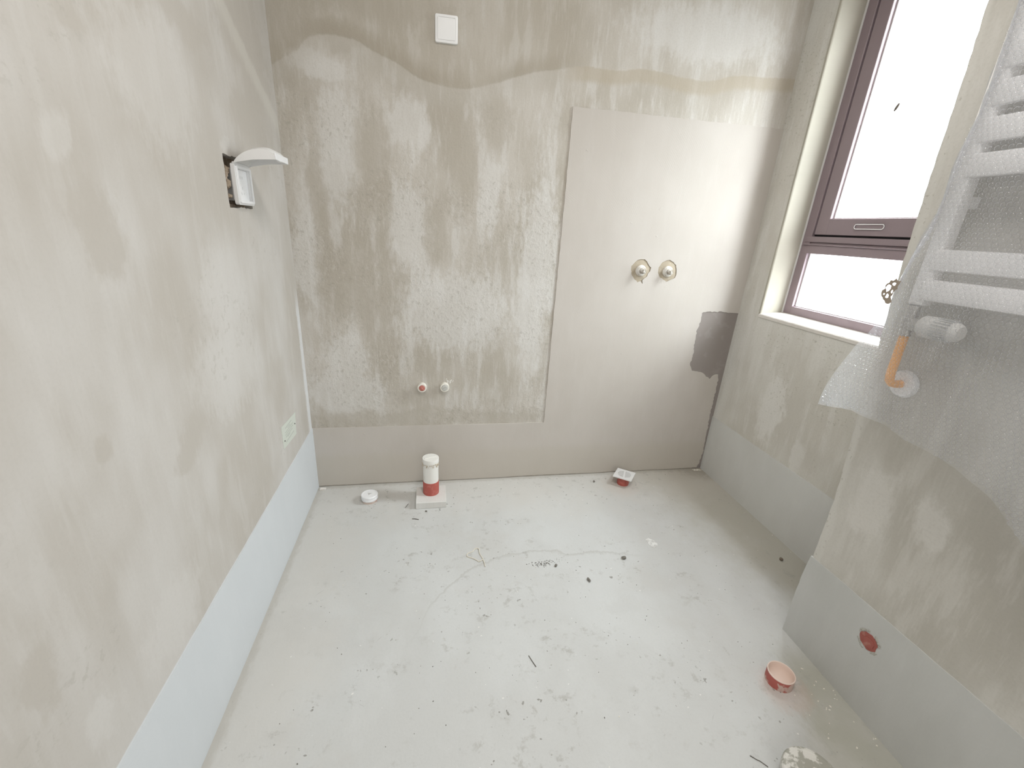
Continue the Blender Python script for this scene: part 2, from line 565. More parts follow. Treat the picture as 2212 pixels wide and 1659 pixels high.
    edge = g.math('ADD', edge, g.math('MULTIPLY', fine, .04))
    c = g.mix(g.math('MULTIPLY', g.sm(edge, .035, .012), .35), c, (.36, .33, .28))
    return c, nm


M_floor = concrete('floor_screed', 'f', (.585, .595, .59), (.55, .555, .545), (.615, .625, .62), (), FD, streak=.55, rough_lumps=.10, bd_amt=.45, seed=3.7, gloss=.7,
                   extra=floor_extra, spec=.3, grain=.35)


def patch_extra(g, c, nm, u, v, P, fine, warp):
    # trowel strokes in the smooth cement coat: fine arcs of ridges, in patches
    w = g.t.nodes.new('ShaderNodeTexWave')
    w.wave_type = 'RINGS'
    w.rings_direction = 'SPHERICAL'
    g.set(w.inputs['Vector'], g.vm('SUBTRACT', g.vec(u, v, 0.0), (.86, .93, 0)))
    w.inputs['Scale'].default_value = 40
    w.inputs['Distortion'].default_value = 3.5
    w.inputs['Detail'].default_value = 2
    w.inputs['Detail Scale'].default_value = 2.5
    z = g.sm(g.noise(P, 5.5, 3, .6), .52, .66)
    nm = g.bump(g.math('MULTIPLY', w.outputs['Fac'], z), .07, .003, nm)
    pit = g.noise(P, 34, 3, .6)
    nm = g.bump(g.sm(pit, .69, .75), .35, .003, nm)
    c = g.mix(g.math('MULTIPLY', g.sm(g.math('ADD', v, g.math('MULTIPLY', fine, .06)), .19, .14), .5), c, (.50, .465, .405))
    return c, nm


M_patch = concrete('smooth_cement_coat', 'x', (.535, .50, .462), (.505, .47, .43), (.56, .53, .495), streak=.35, rough_lumps=.05, seed=14, extra=patch_extra, grain=.12, spec=.3)
M_bandL = concrete('left_waterproof_coat', 'y', (.66, .69, .715), (.635, .665, .69), (.69, .715, .74), streak=.3, rough_lumps=.05, seed=21, gloss=.55, grain=.15, spec=.4)
M_bandR = concrete('right_waterproof_coat', 'y', (.63, .635, .615), (.59, .59, .57), (.67, .67, .655), streak=.35, rough_lumps=.05, seed=24, gloss=.65, grain=.2, spec=.35)
M_bandP = concrete('shaded_waterproof_coat', 'y', (.535, .54, .525), (.49, .495, .475), (.58, .585, .57), streak=.4, rough_lumps=.05, seed=33, gloss=.65, grain=.2, spec=.35)  # same coat as the right wall, darkened to paint in shade at the pier
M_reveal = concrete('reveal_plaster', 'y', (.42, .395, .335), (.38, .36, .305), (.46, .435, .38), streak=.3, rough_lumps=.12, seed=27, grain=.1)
M_dark = plain('damp_dark_mortar', (.28, .25, .235), .8, .25, dirt=(.34, .31, .29), dirt_amt=.5, scale=14, bump=.1)
M_tan = plain('tan_repair_mortar', (.40, .345, .265), .85, .2, dirt=(.50, .44, .35), dirt_amt=.6, scale=50, bump=.3)
M_rubble = plain('broken_brick_mortar', (.30, .24, .18), .9, .2, dirt=(.46, .38, .32), dirt_amt=.8, scale=60, bump=.5)
M_plasticW = plain('white_plastic', (.80, .80, .80), .35, .45)
M_plasticW2 = plain('bright_white_plastic', (.86, .865, .88), .3, .45)
M_plasticG = plain('grey_plastic', (.55, .55, .54), .4, .4)
M_slot = plain('dark_gap', (.03, .03, .032), .7, .2)

# ------------------------------------------------------------------ floor, walls, ceiling
bm = bmesh.new()
NX, NY = 44, 56
vs = [[bm.verts.new((-.3 + 2.9 * i / NX, .3 - 3.7 * j / NY, 0.0)) for i in range(NX + 1)] for j in range(NY + 1)]
for j in range(NY):
    for i in range(NX):
        bm.faces.new((vs[j][i], vs[j + 1][i], vs[j + 1][i + 1], vs[j][i + 1]))
ret = bmesh.ops.extrude_face_region(bm, geom=bm.faces[:])
for e in ret['geom']:
    if isinstance(e, bmesh.types.BMVert):
        e.co.z -= .12
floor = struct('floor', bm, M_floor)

bm = bmesh.new()
box(bm, -.3, W + .4, YR - .2, .3, HC, HC + .15)
ceiling = struct('ceiling', bm, plain('ceiling_plaster', (.80, .79, .77), .8, .2))

# left wall with the chased niche for the socket
NY0, NY1, NZ0, NZ1 = -.526, -.362, 1.213, 1.344
bm = bmesh.new()
out = [(YR - .2, -.12), (.25, -.12), (.25, HC), (YR - .2, HC)]
hole = ragged([(NY0, NZ0), (NY1, NZ0), (NY1, NZ1), (NY0, NZ1)], .0022, .012, 4)
slab(bm, out, [hole], lambda p: (0, p[0], p[1]), lambda p: (-.075, p[0], p[1]))
box(bm, -.25, -.075, YR - .2, .25, -.12, HC)
wall_left = struct('wall_left', bm, M_left)
bm = bmesh.new()
slab(bm, [(NY0 - .01, NZ0 - .01), (NY1 + .01, NZ0 - .01), (NY1 + .01, NZ1 + .01), (NY0 - .01, NZ1 + .01)], [], lambda p: (-.034, p[0], p[1]), lambda p: (-.0749, p[0], p[1]))
for k in range(130):      # broken mortar lumps round the box
    s = rnd.uniform(.004, .010)
    y, z = rnd.uniform(NY0 + .004, NY0 + .04), rnd.uniform(NZ0 + .004, NZ1 - .02)
    if k % 4 == 0:
        y, z = rnd.uniform(NY0, NY1), NZ0 + rnd.uniform(.0, .006)
    bmesh.ops.create_icosphere(bm, subdivisions=1, radius=s, matrix=Matrix.Translation((-.030 + rnd.uniform(-.004, .022) * (1 if NZ0 + .02 < z < NZ1 - .03 else .2), y, z)) @ Matrix.Diagonal((1.2, rnd.uniform(.6, 1.2), rnd.uniform(.7, 1.6), 1)))
obj('niche_rubble', bm, M_rubble, wall_left)

# back wall
bm = bmesh.new()
box(bm, -.25, W + .35, 0, .22, -.12, HC)
wall_back = struct('wall_back', bm, M_back)
NOTCH = [(2.03, 0.8599), (1.9626, 0.8614), (1.9235, 0.8674), (1.8867, 0.8645), (1.8487, 0.8682), (1.8138, 0.8586), (1.8155, 0.8158), (1.8054, 0.7699), (1.805, 0.7),
         (1.8122, 0.6407), (1.8018, 0.6045), (1.8221, 0.5679), (1.8789, 0.5552), (1.8998, 0.5427), (1.9309, 0.5199), (1.9469, 0.5423), (1.9721, 0.5472), (1.978, 0.5295),
         (1.9800, 0.4659), (1.9770, 0.3618), (1.979, 0.2679), (1.9795, 0.1857), (1.984, .10), (1.974, .03), (1.965, .006)]
notch = [NOTCH[0]] + ragged(NOTCH[1:], .0030, .009, 3, closed=False)
HOLE_L = [(1.4607, 1.0952), (1.4811, 1.0941), (1.4973, 1.082), (1.5058, 1.0676), (1.5162, 1.0606), (1.5156, 1.0458), (1.5055, 1.0324), (1.5036, 1.0193), (1.4832, 1.0055),
          (1.4862, 0.9868), (1.4762, 0.9978), (1.4604, 0.9935), (1.4416, 1.0098), (1.4266, 1.0279), (1.4218, 1.0462), (1.4211, 1.0645), (1.4346, 1.0814), (1.4451, 1.0918)]
HOLE_R = [(1.6014, 1.0979), (1.6218, 1.0885), (1.6367, 1.0761), (1.6441, 1.054), (1.6473, 1.0315), (1.6397, 1.0161), (1.6201, 1.0079), (1.6006, 0.9997), (1.584, 1.0106),
          (1.5657, 1.0194), (1.5538, 1.0396), (1.5541, 1.062), (1.5631, 1.0808), (1.5796, 1.0924)]
ZP, ZS = 1.6565, .3035
bottom = [(1.965 - .1 * k, .005 + rnd.uniform(-.002, .003)) for k in range(1, 20)] + [(.0, .004)]
edge_l = [(0.0, ZS + .002), (.3, ZS), (.6, ZS + .001), (.9, ZS - .001), (1.074, ZS)]
edge_u = ragged([(1.074, ZS), (1.078, .8), (1.083, 1.2), (1.087, ZP)], .0012, .02, 9, closed=False)
edge_t = ragged([(1.087, ZP), (1.25, ZP + .001), (1.5, ZP - .001), (2.035, ZP)], .0016, .02, 6, closed=False)
outl = notch + bottom + edge_l[:-1] + edge_u[:-1] + edge_t
bm = bmesh.new()
slab(bm, outl, [ragged(HOLE_L, .0012, .006, 5), ragged(HOLE_R, .0012, .006, 8)], lambda p: (p[0], -.0042, p[1]), lambda p: (p[0], .0005, p[1]))
obj('cement_coat', bm, M_patch, wall_back)
bm = bmesh.new()
slab(bm, [(1.78, .48), (2.03, .0), (2.03, .90), (1.79, .90)], [], lambda p: (p[0], -.0010, p[1]), lambda p: (p[0], .001, p[1]))
slab(bm, [(1.94, .0), (2.0, .0), (2.03, .5), (1.95, .55)], [], lambda p: (p[0], -.0008, p[1]), lambda p: (p[0], .001, p[1]))
obj('damp_mortar', bm, M_dark, wall_back)
for H in (HOLE_L, HOLE_R):
    cx, cz = sum(p[0] for p in H) / len(H), sum(p[1] for p in H) / len(H)
    bm = bmesh.new()
    n = 28
    rings = []
    for r, d in ((.062, -.0006), (.040, -.0012), (.024, -.005), (.0, -.006)):
        rings.append([bm.verts.new((cx + r * math.cos(2 * PI * k / n) * (1 + rnd.uniform(-.03, .03)), d, cz + r * 1.08 * math.sin(2 * PI * k / n))) for k in range(n)] if r else [bm.verts.new((cx, d, cz))])
    for A, B in zip(rings, rings[1:]):
        for k in range(n):
            f = [A[k], A[(k + 1) % n]] + ([B[(k + 1) % n], B[k]] if len(B) > 1 else [B[0]])
            bm.faces.new(f)
    obj('hole_mortar', bm, M_tan, wall_back, smooth=True)

# right wall: slab with the window opening, in its own lean
bm = bmesh.new()
out = [(PY - .3, -.12), (.25, -.12), (.25, HC), (PY - .3, HC)]
hole = [(WY1, WZ0), (WY0, WZ0), (WY0, WZ1), (WY1, WZ1)]
slab(bm, out, [hole], lambda p: (XR(p[1]), p[0], p[1]), lambda p: (XR(p[1], WT), p[0], p[1]))
wall_right = struct('wall_right', bm, M_right)
# plaster reveal: back jamb, front jamb, head, and the sloping sill with a rounded nose
bm = bmesh.new()
jam = [(.000, .000), (.002, -.004), (.006, -.006), (.116, -.008), (.116, .004), (.0, .004)]


def strip(bm, prof, f):
    """closed profile (depth, offset) drawn between two ends f(end, d, o)"""
    A = [bm.verts.new(f(0, d, o)) for d, o in prof]
    B = [bm.verts.new(f(1, d, o)) for d, o in prof]
    n = len(prof)
    for i in range(n):
        bm.faces.new((A[i], A[(i + 1) % n], B[(i + 1) % n], B[i]))
    bm.faces.new(A[::-1])
    bm.faces.new(B)


ze = (WZ0, WZ1)
strip(bm, jam, lambda e, d, o: (XR(ze[e], d - .0015), WY0 + o, ze[e]))
strip(bm, jam, lambda e, d, o: (XR(ze[e], d - .0015), WY1 - o, ze[e]))
ye = (WY0, WY1)
strip(bm, jam, lambda e, d, o: (XR(WZ1, d - .0015), ye[e], WZ1 + o))
obj('window_reveal', bm, M_reveal, wall_right)
bm = bmesh.new()
sill = [(-.003, -.010), (-.004, .002), (.000, .006), (.112, .017), (.112, -.008), (.0, -.010)]
strip(bm, sill, lambda e, d, o: (XR(WZ0, d), ye[e], WZ0 + o))
obj('window_sill', bm, plain('sill_plaster', (.74, .71, .67), .6, .3, bump=.1), wall_right)

# pier in front of the window wall
EDGE = [(-1.0095, -0.02), (-1.0084, 0.0134), (-1.008, 0.1165), (-1.009, 0.2558), (-1.0155, 0.3003), (-1.0158, 0.3656), (-1.017, 0.5), (-1.0091, 0.6218),
        (-0.9997, 0.7464), (-0.9741, 1.1495), (-0.967, 1.3644), (-0.9653, 1.5044), (-0.9588, 1.7048), (-.955, HC)]
outl = ragged(EDGE, .0012, .018, 12, closed=False) + [(YR - .2, HC), (YR - .2, -.02)]
bm = bmesh.new()
slab(bm, outl, [], lambda p: (XP(p[1]), p[0], p[1]), lambda p: (W + .26, p[0], p[1]))
wall_pier = struct('wall_pier', bm, M_pier)

# rear wall with the open doorway the picture was taken from
bm = bmesh.new()
slab(bm, [(-.25, -.05), (DX0, -.05), (DX0, DZ), (DX1, DZ), (DX1, -.05), (W + .3, -.05), (W + .3, HC), (-.25, HC)], [], lambda p: (p[0], YR, p[1]), lambda p: (p[0], YR - .18, p[1]))
struct('wall_rear', bm, M_plain)

# unseen hallway beyond it, added to shut sky light out of the doorway
bm = bmesh.new()
HY = YR - .18
box(bm, -.25, W + .3, HY - 1.35, HY - 1.25, -.1, HC)
box(bm, -.35, -.25, HY - 1.35, HY, -.1, HC)
box(bm, W + .3, W + .4, HY - 1.35, HY, -.1, HC)
box(bm, -.35, W + .4, HY - 1.35, HY, HC, HC + .1)
box(bm, -.35, W + .4, HY - 1.35, YR - .2, -.12, 0)
struct('wall_hallway_skyblock', bm, M_plain)

# waterproof skirting coats
bm = bmesh.new()
ed = ragged([(0.0, .306), (-.5, .3045), (-1.0, .306), (YR, .3075)], .0010, .03, 2, closed=False)
bo = ragged([(YR, .0), (-1.2, .0), (0, .0)], .0008, .04, 3, closed=False)
slab(bm, ed + bo, [], lambda p: (.0035, p[0], p[1]), lambda p: (-.0005, p[0], p[1]))
struct('baseboard_left', bm, M_bandL)
bm = bmesh.new()
ed = ragged([(0.0, .312), (-.4, .309), (PY - .1, .307)], .0009, .03, 5, closed=False)
slab(bm, ed + [(PY - .1, 0), (0, 0)], [], lambda p: (XR(p[1], -.003), p[0], p[1]), lambda p: (XR(p[1], .001), p[0], p[1]))
struct('baseboard_right', bm, M_bandR)
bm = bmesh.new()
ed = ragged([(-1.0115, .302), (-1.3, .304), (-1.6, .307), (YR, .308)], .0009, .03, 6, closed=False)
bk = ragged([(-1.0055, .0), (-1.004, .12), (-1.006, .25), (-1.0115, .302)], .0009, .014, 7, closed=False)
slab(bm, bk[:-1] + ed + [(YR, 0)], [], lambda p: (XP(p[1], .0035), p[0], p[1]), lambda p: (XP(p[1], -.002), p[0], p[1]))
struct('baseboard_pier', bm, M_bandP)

# ------------------------------------------------------------------ window
M_alu = plain('purple_brown_aluminium', (.285, .225, .245), .42, .45)
M_bead = plain('pale_glazing_bead', (.66, .63, .63), .4, .4)
M_steel = plain('bright_steel', (.82, .82, .84), .22, .5, metal=.9)
g = NG('window_glass')
tr = g.t.nodes.new('ShaderNodeBsdfTransparent')
tr.inputs[0].default_value = (.97, .985, .98, 1)
gl = g.t.nodes.new('ShaderNodeBsdfGlossy')
gl.inputs['Roughness'].default_value = .03
mx = g.t.nodes.new('ShaderNodeMixShader')
mx.inputs[0].default_value = .05
g.t.links.new(tr.outputs[0], mx.inputs[1])
g.t.links.new(gl.outputs[0], mx.inputs[2])
g.t.links.new(mx.outputs[0], g.out.inputs[0])
M_glass = g.m

win = bpy.data.objects.new('window_1', None)
win.location = (XR(WZ0, .11), WY0, WZ0)
COL.objects.link(win)
win['kind'] = 'structure'
wl = Vector(win.location)


def wpart(name, parts, mat, parent=None, bev=.0015):
    """parts: (depth0, depth1, y0, y1, z0, z1) on the leaning window plane"""
    bm = bmesh.new()
    for d0, d1, y0, y1, z0, z1 in parts:
        vs = box(bm, d0, d1, min(y0, y1), max(y0, y1), z0, z1, bev, seg=1)
        for v in vs:
            v.co.x += W + LW * v.co.z
    bmesh.ops.translate(bm, verts=bm.verts, vec=-wl)
    o = obj(name, bm, mat, parent or win)
    return o


y0, y1 = WY0 - .008, WY1 + .008
wpart('window_frame', [(.108, .175, y0, y0 - .046, .894, WZ1 - .008), (.108, .175, y1, y1 + .046, .894, WZ1 - .008),
                       (.1085, .1745, y0 - .04, y1 + .04, .894, .931), (.1085, .1745, y0 - .04, y1 + .04, WZ1 - .055, WZ1 - .008)], M_alu)
wpart('transom', [(.106, .174, y0 - .02, y1 + .02, 1.160, 1.194), (.112, .174, y0 - .02, y1 + .02, 1.194, 1.206), (.100, .112, y0 - .02, y1 + .02, 1.194, 1.200),
                  (.106, .174, y0 - .02, y1 + .02, 1.206, 1.229)], M_alu)
wpart('frame_groove', [(.124, .16, y0 - .044, y0 - .052, 1.228, WZ1 - .05), (.124, .16, y0 - .046, y1 + .046, 1.2285, 1.2365)], M_slot, bev=0)
sy0, sy1 = y0 - .051, y1 + .051
wpart('sash', [(.113, .165, sy0, sy0 - .058, 1.2365, WZ1 - .06), (.113, .165, sy1, sy1 + .058, 1.2365, WZ1 - .06),
               (.1135, .1645, sy0 - .05, sy1 + .05, 1.2365, 1.299), (.1135, .1645, sy0 - .05, sy1 + .05, WZ1 - .12, WZ1 - .06)], M_alu)
by0, by1 = sy0 - .058, sy1 + .058
wpart('glazing_bead', [(.128, .150, by0, by0 - .006, 1.299, WZ1 - .12), (.128, .150, by1, by1 + .006, 1.299, WZ1 - .12), (.128, .150, by0, by1, 1.299, 1.303)], M_bead, bev=0)
ly0, ly1 = y0 - .046, y1 + .046
wpart('glazing_bead', [(.122, .150, ly0, ly0 - .006, .931, 1.160), (.122, .150, ly1, ly1 + .006, .931, 1.160), (.122, .150, ly0, ly1, .931, .935)], M_bead, bev=0)
pane = wpart('pane', [(.150, .156, by0 + .004, by1 - .004, 1.295, WZ1 - .115)], M_glass, bev=0)
wpart('pane', [(.150, .156, ly0 + .004, ly1 - .004, .927, 1.164)], M_glass, bev=0)
# seal strip between jamb and frame
wpart('sealant_strip', [(.104, .112, WY0 - .004, WY0 - .014, .893, WZ1 - .01)], plain('pale_sealant', (.66, .65, .64), .6, .3, bump=.2))
# recessed pull handle: a bright rounded loop round a shallow dark cup
hy0, hy1, hz0, hz1 = -.383, -.505, 1.2595, 1.279
bm = bmesh.new()
loop = rrect(hy1, hy0, hz0, hz1, .0095, 6)
inner = rrect(hy1 + .0028, hy0 - .0028, hz0 + .0028, hz1 - .0028, .0067, 6)
slab(bm, loop, [inner], lambda p: (XR(p[1], .1085) - wl.x, p[0] - wl.y, p[1] - wl.z), lambda p: (XR(p[1], .115) - wl.x, p[0] - wl.y, p[1] - wl.z))
hd = obj('handle', bm, M_steel, win)
hd['label'] = 'bright rounded pull handle on the sash rail'
bm = bmesh.new()
slab(bm, inner, [], lambda p: (XR(p[1], .1118) - wl.x, p[0] - wl.y, p[1] - wl.z), lambda p: (XR(p[1], .115) - wl.x, p[0] - wl.y, p[1] - wl.z))
obj('handle_cup', bm, M_alu, hd)
bm = bmesh.new()
sx = .1495
c = Vector((XR(1.675, sx), -0.366, 1.675)) - wl
vs = lathe(bm, [(0, -.002), (.009, -.0015), (.012, 0), (.009, .0015), (0, .002)], 10, Matrix.Translation(c) @ Matrix.Rotation(.5, 4, 'X') @ Matrix.Diagonal((1, .55, 1.25, 1)) @ Matrix.Rotation(PI / 2, 4, 'Y'))
obj('mud_speck', bm, plain('mud', (.20, .17, .15), .9, .1), win)

# ------------------------------------------------------------------ blank plate high on the back wall
t = thing('blank_plate', 'square white blank plate high on the back plaster wall', 'cover plate', (.597, 0, 1.852))
bm = bmesh.new()
o1 = rrect(-.0405, .0405, -.0425, .0425, .0055)
o2 = [(p[0] * .975, p[1] * .975) for p in o1]
i1 = [(p[0] * .80, p[1] * .80) for p in o1]
rings = [[bm.verts.new((p[0], y, p[1])) for p in R] for R, y in ((o1, .0), (o1, -.0055), (o2, -.0085), (i1, -.0092), ([(p[0] * .98, p[1] * .98) for p in i1], -.0080))]
for A, B in zip(rings, rings[1:]):
    n = len(A)
    for k in range(n):
        bm.faces.new((A[k], A[(k + 1) % n], B[(k + 1) % n], B[k]))
bm.faces.new(rings[-1])
bm.faces.new(rings[0][::-1])
obj('face', bm, M_plasticW, t, smooth=25)
bm = bmesh.new()
box(bm, -.031, .031, -.0094, -.0075, -.033, .033, .001)
obj('insert', bm, M_plasticW, t)

# ------------------------------------------------------------------ socket with its flip-up splash cover, left wall
t = thing('wall_socket', 'white socket on the left wall with its splash cover flipped up', 'socket', (0, -.4325, 1.2735))
BY, BZ = .0575, .0525
bm = bmesh.new()
fr_o = rrect(-BY, BY, -BZ, BZ, .006)
fr_i = rrect(-BY + .013, BY - .013, -BZ + .012, BZ - .012, .003)
slab(bm, fr_o, [fr_i], lambda p: (.0115, p[0], p[1]), lambda p: (.0015, p[0], p[1]))
obj('frame', bm, M_plasticW, t, smooth=30)
bm = bmesh.new()
fr2o = rrect(-BY + .006, BY - .006, -BZ + .005, BZ - .005, .004)
fr2i = rrect(-BY + .012, BY - .012, -BZ + .011, BZ - .011, .003)
slab(bm, fr2o, [fr2i], lambda p: (.0155, p[0], p[1]), lambda p: (.012, p[0], p[1]))
obj('gasket_lip', bm, M_plasticW2, t, smooth=30)
bm = bmesh.new()
slots = []
for cy, cz, a, w_, h_ in ((-.007, .020, 0, .0022, .007), (.007, .020, 0, .0022, .007), (0, -.008, 0, .0022, .0075), (-.009, -.022, .5, .0022, .007), (.009, -.022, -.5, .0022, .007)):
    q = []
    for sx_, sz_ in ((-1, -1), (1, -1), (1, 1), (-1, 1)):
        dy, dz = sx_ * w_ / 2, sz_ * h_ / 2
        q.append((cy + dy * math.cos(a) - dz * math.sin(a), cz + dy * math.sin(a) + dz * math.cos(a)))
    slots.append(q)
slab(bm, rrect(-BY + .0135, BY - .0135, -BZ + .0125, BZ - .0125, .003), slots, lambda p: (.0045, p[0], p[1]), lambda p: (-.006, p[0], p[1]))
obj('socket_face', bm, M_plasticW2, t)
bm = bmesh.new()
box(bm, -.050, -.004, -.034, .046, -.042, .042, .002)
obj('back_box', bm, M_plasticG, t)
# cover: shallow curved shell, hinged on the top edge, standing straight out from the wall
bm = bmesh.new()
prof = [(.008, .058), (.018, .073), (.036, .087), (.058, .096), (.080, .100), (.098, .099), (.110, .093), (.118, .084)]
prof = [tuple(np.array(prof[i]) * (1 - f_) + np.array(prof[i + 1]) * f_) for i in range(len(prof) - 1) for f_ in (0, .25, .5, .75)] + [prof[-1]]
for _ in range(3):
    prof = [prof[0]] + [tuple((np.array(prof[i - 1]) + 2 * np.array(prof[i]) + np.array(prof[i + 1])) / 4) for i in range(1, len(prof) - 1)] + [prof[-1]]
nW = 13
th = .0022
rows_o, rows_i = [], []
for i, (px_, pz_) in enumerate(prof):
    ro, ri = [], []
    for k in range(nW):
        yy = -BY + 2 * BY * k / (nW - 1)
        edge = abs(k - (nW - 1) / 2) / ((nW - 1) / 2)
        dz = -.008 * (max(0, edge - .4) / .6) ** 2
        ro.append(bm.verts.new((px_, yy, pz_ + dz)))
        ri.append(bm.verts.new((px_ - .0006, yy * .985, pz_ + dz - th)))
    rows_o.append(ro)
    rows_i.append(ri)
for R in (rows_o, rows_i):
    for A, B in zip(R, R[1:]):
        for k in range(nW - 1):
            bm.faces.new((A[k], A[k + 1], B[k + 1], B[k]))
for A, B in ((rows_o, rows_i),):
    for i in range(len(prof) - 1):
        for k in (0, nW - 1):
            bm.faces.new((A[i][k], A[i + 1][k], B[i + 1][k], B[i][k]))
    for i in (0, len(prof) - 1):
        for k in range(nW - 1):
            bm.faces.new((A[i][k], A[i][k + 1], B[i][k + 1], B[i][k]))
cov = obj('splash_cover', bm, plain('cover_plastic', (.72, .72, .71), .35, .4), t, smooth=50)
cov['label'] = 'flipped-up curved splash cover'
bm = bmesh.new()      # down-turned finger lip at the free end, and the two side skirts
box(bm, .1165, .1195, -BY, BY, .068, .0850, .001)
box(bm, .110, .1250, -.022, .014, .0665, .0690, .001)
obj('finger_lip', bm, M_plasticW2, cov)
for s in (-1, 1):
    bm = bmesh.new()
    A = [(p[0], p[1] - .008) for p in prof]
    lo = [(.118, .068), (.098, .067), (.06, .064), (.02, .056), (.008, .051)]
    slab(bm, A + lo, [], lambda p: (p[0], s * BY, p[1]), lambda p: (p[0], s * (BY - .0022), p[1]))
    obj('side_skirt', bm, M_plasticW, cov)
bm = bmesh.new()
tube(bm, [(.007, -BY + .008, .0535), (.007, BY - .008, .0535)], .0035, 10)
obj('hinge', bm, M_plasticW, t, smooth=True)

# ------------------------------------------------------------------ pipe plugs in the back wall
RX = Matrix.Rotation(PI / 2, 4, 'X')     # lathe +Z -> -Y (out of the back wall)


def upper_plug(x, z, label, yaw_):
    t = thing('pipe_plug', label, 'pipe plug', (x, -.003, z), 0, 'plugs in the smooth cement coat')
    bm = bmesh.new()
    lathe(bm, [(0, -.002), (.0255, -.002), (.0245, .005), (.0215, .010), (.0195, .012), (.0190, .016), (0, .016)], 32, RX)
    obj('collar', bm, M_stub, t, smooth=35)
    bm = bmesh.new()
    pr_ = []
    for k in range(5):
        pr_ += [(.0135, .0165 + k * .0026), (.0122, .0178 + k * .0026)]
    lathe(bm, [(0, .0155)] + pr_ + [(.0135, .030), (.011, .031), (0, .031)], 24, RX)
    obj('thread', bm, M_stub2, t, smooth=35)
    bm = bmesh.new()
    lathe(bm, [(0, .0305), (.0098, .0305), (.0098, .042), (.0080, .0435), (0, .0435)], 4, RX @ Matrix.Rotation(yaw_, 4, 'Z'))
    obj('square_head', bm, M_stub2, t)
    return t


M_stub = plain('chalky_white_plastic', (.74, .72, .68), .55, .3, dirt=(.46, .40, .32), dirt_amt=.55, scale=70, thr=(.48, .62))
M_stub2 = plain('dusty_grey_plastic', (.60, .575, .53), .6, .3, dirt=(.24, .20, .15), dirt_amt=.7, scale=90, thr=(.50, .60))
upper_plug(1.468, 1.046, 'chalky pipe plug in the left ragged hole of the smooth coat', .5)
upper_plug(1.600, 1.046, 'chalky pipe plug in the right ragged hole, nearer the window', .9)

M_pinkred = plain('faded_red_plastic', (.50, .19, .155), .55, .3, dirt=(.62, .40, .36), dirt_amt=.5, scale=80)
M_ringw = plain('cream_white_plastic', (.80, .775, .71), .45, .35)


def lower_plug(x, z, label, mat, ang):
    t = thing('pipe_plug', label, 'pipe plug', (x, 0, z), 0, 'plugs low on the back wall')
    bm = bmesh.new()
    lathe(bm, [(.0130, -.001), (.0205, -.001), (.0205, .019), (.0190, .021), (.0140, .021), (.0130, .019)], 28, RX, closed=True)
    obj('ring', bm, M_ringw, t, smooth=35)
    bm = bmesh.new()
    lathe(bm, [(0, -.001), (.0129, -.001), (.0129, .0235), (.0115, .0250), (0, .0250)], 24, RX)
    pl = obj('plug', bm, mat, t, smooth=35)
    bm = bmesh.new()
    box(bm, -.0095, .0095, -.030, -.0245, -.0024, .0024, .0006)
    bmesh.ops.rotate(bm, verts=bm.verts, cent=(0, 0, 0), matrix=Matrix.Rotation(ang, 3, 'Y'))
    obj('grip', bm, mat, pl)
    return t


lower_plug(.489, .497, 'faded red plug in a white ring low on the wall', M_pinkred, .9)
lower_plug(.590, .497, 'grey plug in a white ring right of the red one', plain('pale_grey_plug', (.56, .56, .53), .5, .35), -.8)
# spatter of white mortar beside the grey plug is part of the wall
bm = bmesh.new()
for k in range(16):
    x, z = .612 + rnd.gauss(0, .010), .520 + rnd.gauss(0, .008)
    bmesh.ops.create_icosphere(bm, subdivisions=1, radius=rnd.uniform(.0012, .0034), matrix=Matrix.Translation((x, 0, z)) @ Matrix.Diagonal((1, .6, 1.4, 1)))
obj('mortar_spatter', bm, plain('white_mortar', (.70, .69, .66), .8, .2), wall_back, kind='stuff')

# ------------------------------------------------------------------ capped waste pipe on its plinth
t = thing('concrete_plinth', 'square concrete plinth round the foot of the red and white pipe', 'plinth', (.524, -.160, 0))
bm = bmesh.new()
box(bm, -.067, .067, -.066, .068, 0, .031, .0015, seg=1)
pl = obj('block', bm, concrete('plinth_concrete', 'f', (.70, .695, .675), (.66, .65, .62), (.74, .73, .71), seed=40, streak=.4, rough_lumps=.25), t)

M_pipew = plain('dirty_white_pipe', (.78, .77, .735), .4, .4, dirt=(.60, .53, .42), dirt_amt=.45, scale=22, thr=(.56, .72))
M_red = plain('red_primer', (.42, .105, .085), .5, .35, dirt=(.52, .20, .17), dirt_amt=.5, scale=40)
t = thing('waste_pipe', 'upright capped white waste pipe with a red foot', 'pipe', (.524, -.142, .031))
bm = bmesh.new()
lathe(bm, [(.033, 0), (.0362, 0), (.0362, .061), (.0352, .063), (.033, .063)], 40, None, closed=True)
o = obj('red_sleeve', bm, M_red, t, smooth=35)
o['label'] = 'red lower length of the pipe'
bm = bmesh.new()
lathe(bm, [(.0, .050), (.0345, .050), (.0345, .158), (.0, .158)], 40)
obj('pipe_wall', bm, M_pipew, t, smooth=35)
bm = bmesh.new()
lathe(bm, [(.0346, .157), (.0362, .157), (.0368, .160), (.0368, .1775), (.0360, .179), (0, .1795)], 40)
obj('cap', bm, M_pipew, t, smooth=35)
bm = bmesh.new()
box(bm, -.028, .028, -.0035, .0035, .1790, .1820, .0008)
bmesh.ops.rotate(bm, verts=bm.verts, cent=(0, 0, 0), matrix=Matrix.Rotation(.35, 3, 'Z'))
obj('cap_ridge', bm, M_pipew, t)
bm = bmesh.new()
for k in range(46):       # crust of mortar under the cap
    a = rnd.uniform(PI * 1.02, PI * 1.98)
    bmesh.ops.create_icosphere(bm, subdivisions=1, radius=rnd.uniform(.0012, .0035),
                               matrix=Matrix.Translation((.0362 * math.cos(a), .0362 * math.sin(a), .154 + rnd.uniform(-.010, .006))) @ Matrix.Diagonal((1, 1, .8, 1)))
